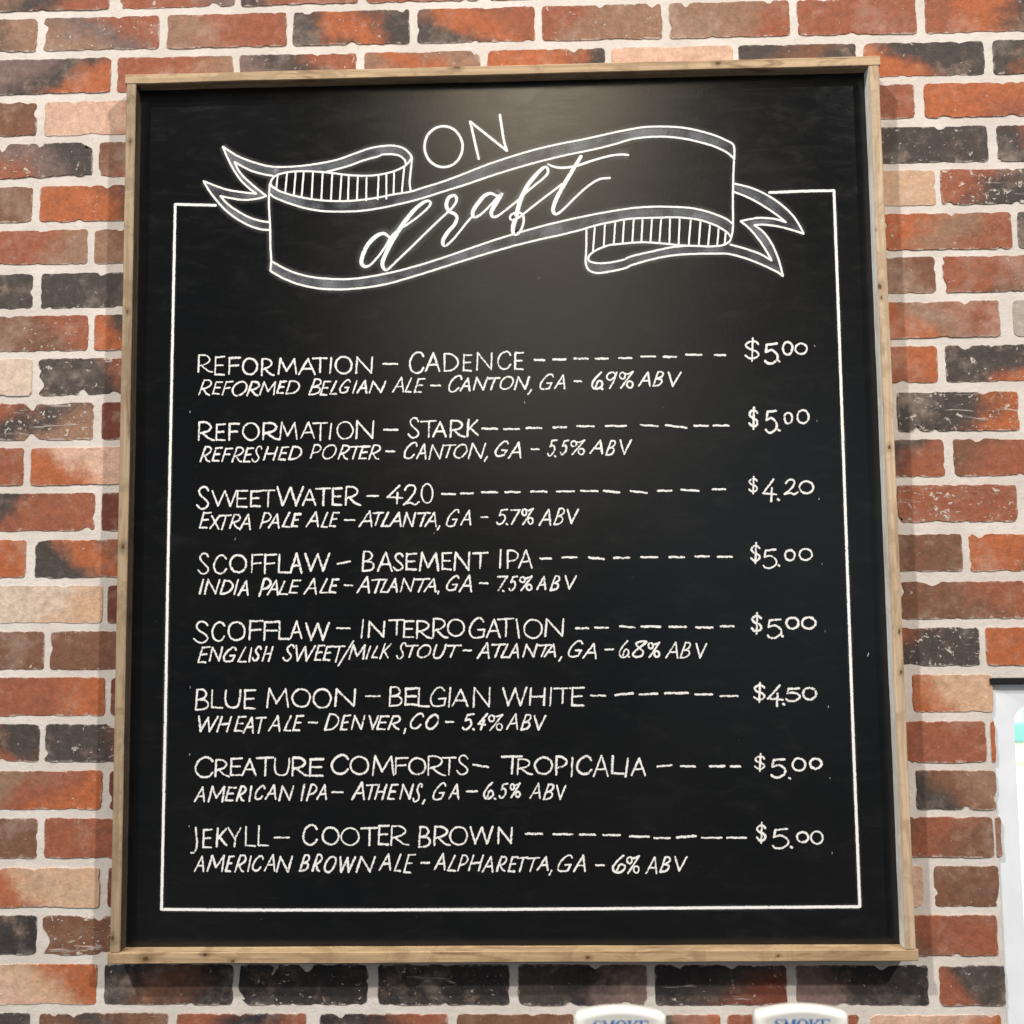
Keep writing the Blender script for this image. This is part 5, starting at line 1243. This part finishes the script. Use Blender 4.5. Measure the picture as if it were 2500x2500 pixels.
def serif_letter(bm, ch, x, z, s, y):
    """bold serif capitals as thin raised transfers, s = cap height"""
    polys = {
        'M': [[(0, 0), (.30, 0), (.30, .06), (.20, .08), (.20, .92), (.0, .94), (0, 1), (.30, 1), (.56, .34), (.80, 1), (1.1, 1), (1.1, .94), (1.0, .92), (1.0, .08), (1.1, .06), (1.1, 0), (.70, 0), (.70, .06), (.80, .08), (.80, .72), (.52, 0), (.46, 0), (.14, .78), (.14, .08), (0, .06)]],
        'K': [[(0, 0), (.40, 0), (.40, .06), (.30, .08), (.30, .44), (.38, .52), (.66, .08), (.60, .06), (.60, 0), (1, 0), (1, .06), (.92, .08), (.54, .62), (.84, .92), (.94, .94), (.94, 1), (.60, 1), (.60, .94), (.68, .92), (.30, .54), (.30, .92), (.40, .94), (.40, 1), (0, 1), (0, .94), (.1, .92), (.1, .08), (0, .06)]],
        'E': [[(0, 0), (.80, 0), (.84, .30), (.78, .30), (.68, .08), (.30, .08), (.30, .47), (.50, .47), (.54, .36), (.59, .36), (.59, .66), (.54, .66), (.50, .54), (.30, .54), (.30, .92), (.66, .92), (.74, .74), (.80, .74), (.78, 1), (0, 1), (0, .94), (.1, .92), (.1, .08), (0, .06)]],
    }
    if ch in polys:
        for poly in polys[ch]:
            vs = [bm.verts.new((x + p[0] * s, y, z + p[1] * s)) for p in poly]
            bm.faces.new(vs)
        return
    if ch == 'O':
        n = 28
        a = [bm.verts.new((x + s * (.5 + .5 * math.sin(i * 2 * math.pi / n)), y, z + s * (.5 + .52 * math.cos(i * 2 * math.pi / n)))) for i in range(n)]
        b = [bm.verts.new((x + s * (.5 + .27 * math.sin(i * 2 * math.pi / n)), y, z + s * (.5 + .45 * math.cos(i * 2 * math.pi / n)))) for i in range(n)]
        for i in range(n):
            j = (i + 1) % n
            bm.faces.new([a[i], a[j], b[j], b[i]])
        return
    sp = catmull([(.66, .72, .05), (.60, .93, .06), (.36, .97, .07), (.13, .80, .16), (.30, .58, .22), (.56, .42, .22), (.66, .22, .17), (.44, .03, .07), (.18, .06, .06), (.05, .28, .05)], .06)
    L, R = [], []
    for i, p in enumerate(sp):
        a, b = sp[max(0, i - 1)], sp[min(len(sp) - 1, i + 1)]
        tx, tz = b[0] - a[0], b[1] - a[1]
        l = math.hypot(tx, tz) or 1
        nx, nz_ = -tz / l * p[2] / 2, tx / l * p[2] / 2
        L.append(bm.verts.new((x + (p[0] + nx) * s, y, z + (p[1] + nz_) * s)))
        R.append(bm.verts.new((x + (p[0] - nx) * s, y, z + (p[1] - nz_) * s)))
    for i in range(len(L) - 1):
        bm.faces.new([L[i], L[i + 1], R[i + 1], R[i]])


def tap_handle(x, ztop, w, label):
    h = 0.19
    ztop -= 0.0062        # the eye looks down on the top face, so its back edge stands highest
    z0 = ztop - h
    yf = -0.45
    t = thing('tap_handle', label, 'tap handle', (x, yf + 0.014, z0 - 0.045), 'beer tap handles along the bottom edge')
    bm = bmesh.new()
    o = outline(w, h, 0.0052, 0.0048)
    cx, cz = 0.0, h * 0.55
    th = 0.016

    def ringv(k, y):
        return [bm.verts.new((x + cx + (px - cx) * k[0], y, z0 + cz + (pz - cz) * k[1])) for px, pz in o]
    secs = [((0.955, 0.975), yf + th), ((1.0, 1.0), yf + th - 0.004), ((1.0, 1.0), yf + 0.004), ((0.985, 0.992), yf + 0.0012), ((0.955, 0.978), yf),
            ((0.82, 0.935), yf + 0.0003), ((0.785, 0.918), yf + 0.0010)]
    rs = [ringv(*q) for q in secs]
    n = len(o)
    for a, b in zip(rs, rs[1:]):
        for i in range(n):
            j = (i + 1) % n
            bm.faces.new([a[i], a[j], b[j], b[i]])
    bm.faces.new(rs[0])
    bm.faces.new(rs[-1])
    bmesh.ops.recalc_face_normals(bm, faces=bm.faces)
    link('paddle', bm, M_CERAMIC, t, True)
    bm = bmesh.new()
    s = 0.0118
    zz = ztop - 0.0223
    xx = x - 0.0262
    for chx, adv in zip('SMOKE', (0.0095, 0.0143, 0.0131, 0.0123, 0.01)):
        serif_letter(bm, chx, xx, zz, s, yf + 0.0008)
        xx += adv * 0.885
    for f in bm.faces:
        f.normal_update()
        if f.normal.y > 0:
            f.normal_flip()
    link('lettering', bm, M_BLUE, t)
    bm = bmesh.new()
    bmesh.ops.create_cone(bm, cap_ends=True, segments=32, radius1=0.016, radius2=0.019, depth=0.045,
                          matrix=Matrix.Translation((x, yf + 0.014, z0 - 0.0225)))
    link('ferrule', bm, M_BRASS, t, True)
    return t


tap_handle(0.7838, -1.3440, 0.0868, 'white glazed beer tap handle with blue SMOKE lettering, nearer the middle of the board')
tap_handle(0.9556, -1.3428, 0.0885, 'white glazed beer tap handle with blue SMOKE lettering, nearer the window opening')

# ------------------------------------------------------------------ window and what lies outside
M_WHITE = plain('white_paint', (0.88, 0.93, 1.0), 0.35)
win = thing('window', 'white framed window with rounded frame corner set deep in the brick opening', 'window', (2.0, 0.09, JZ0))
fw, fx0, fx1 = 0.0334, JX + 0.002, WX1 - 0.06
fz0, fz1 = JZ0 + 0.003, JZ1 - 0.010
bm = bmesh.new()


def rrect(x0, x1, z0, z1, r, n=8):
    pts = []
    for cx, cz, a0 in ((x1 - r, z1 - r, 0), (x0 + r, z1 - r, 90), (x0 + r, z0 + r, 180), (x1 - r, z0 + r, 270)):
        for i in range(n + 1):
            a = math.radians(a0 + 90 * i / n)
            pts.append((cx + r * math.cos(a), cz + r * math.sin(a)))
    return pts


outer = rrect(fx0, fx1, fz0, fz1, 0.001)
inner = rrect(fx0 + fw, fx1 - fw, fz0 + 0.05, fz1 - 0.0325, 0.022)
loops = []
for pts, y in ((outer, 0.04), (outer, 0.005), (outer, 0.09), (inner, 0.09), (inner, 0.010)):
    loops.append([bm.verts.new((px, y, pz)) for px, pz in pts])
order = [loops[1], loops[2], loops[3], loops[4], loops[1]]
for a, b in zip(order, order[1:]):
    n = len(a)
    for i in range(n):
        j = (i + 1) % n
        bm.faces.new([a[i], a[j], b[j], b[i]])
bmesh.ops.delete(bm, geom=[v for v in loops[0]], context='VERTS')
bmesh.ops.recalc_face_normals(bm, faces=bm.faces)
link('window_frame', bm, M_WHITE, win)
t = NT('window_glass')
t.t.nodes.remove(t.b)
tr = t.n('ShaderNodeBsdfTransparent')
tr.inputs[0].default_value = (0.95, 0.98, 0.97, 1)
gl = t.n('ShaderNodeBsdfGlossy')
gl.inputs['Roughness'].default_value = 0.03
fr = t.n('ShaderNodeFresnel')
mx = t.n('ShaderNodeMixShader')
t.l(fr.outputs[0], mx.inputs[0])
t.l(tr.outputs[0], mx.inputs[1])
t.l(gl.outputs[0], mx.inputs[2])
t.l(mx.outputs[0], t.out.inputs[0])
bm = bmesh.new()
box(bm, fx0 + fw - 0.006, fx1 - fw + 0.006, 0.060, 0.064, fz0 + 0.045, fz1 - 0.031)
link('pane', bm, t.m, win)

GZ = -2.56
bm = bmesh.new()
box(bm, -30, 40, 0.3, 60, GZ - 0.2, GZ)
tag(link('pavement', bm, plain('pale_concrete', (0.55, 0.55, 0.53), 0.9)), kind='structure')
bm = bmesh.new()
box(bm, -20, 30, 7.15, 8.15, GZ - 0.1, GZ + 0.03, 0.01)
gt = NT('lawn_grass')
gp = gt.pos()
gt.l(gt.mix(gt.ramp(gt.noise(gp, 30.0, 5.0), 0.35, 0.65), (0.34, 0.36, 0.18), (0.60, 0.58, 0.36)), gt.b.inputs['Base Color'])
gt.b.inputs['Roughness'].default_value = 0.9
tag(link('lawn', bm, gt.m), kind='structure')
bld = thing('building', 'white building with teal glazed front across the lawn, seen through the window', 'building', (5.5, 8.4, GZ))
bm = bmesh.new()
box(bm, -2.4, 14, 8.4, 12, GZ, GZ + 6)
M_BW = plain('white_render', (0.78, 0.80, 0.80), 0.8)
link('wall', bm, M_BW, bld)
M_TEAL = plain('teal_glazing', (0.24, 0.50, 0.48), 0.2)
for i in range(9):
    x = 5.60 + (i - 4) * 1.5
    bm = bmesh.new()
    box(bm, x, x + 1.32, 8.36, 8.40, GZ + 0.24, GZ + 2.7)
    link('window', bm, M_TEAL, bld)
bm = bmesh.new()
box(bm, -2, 14, 8.25, 8.34, GZ + 0.03, GZ + 0.20)
link('plinth', bm, plain('teal_tile', (0.20, 0.50, 0.47), 0.5), bld)
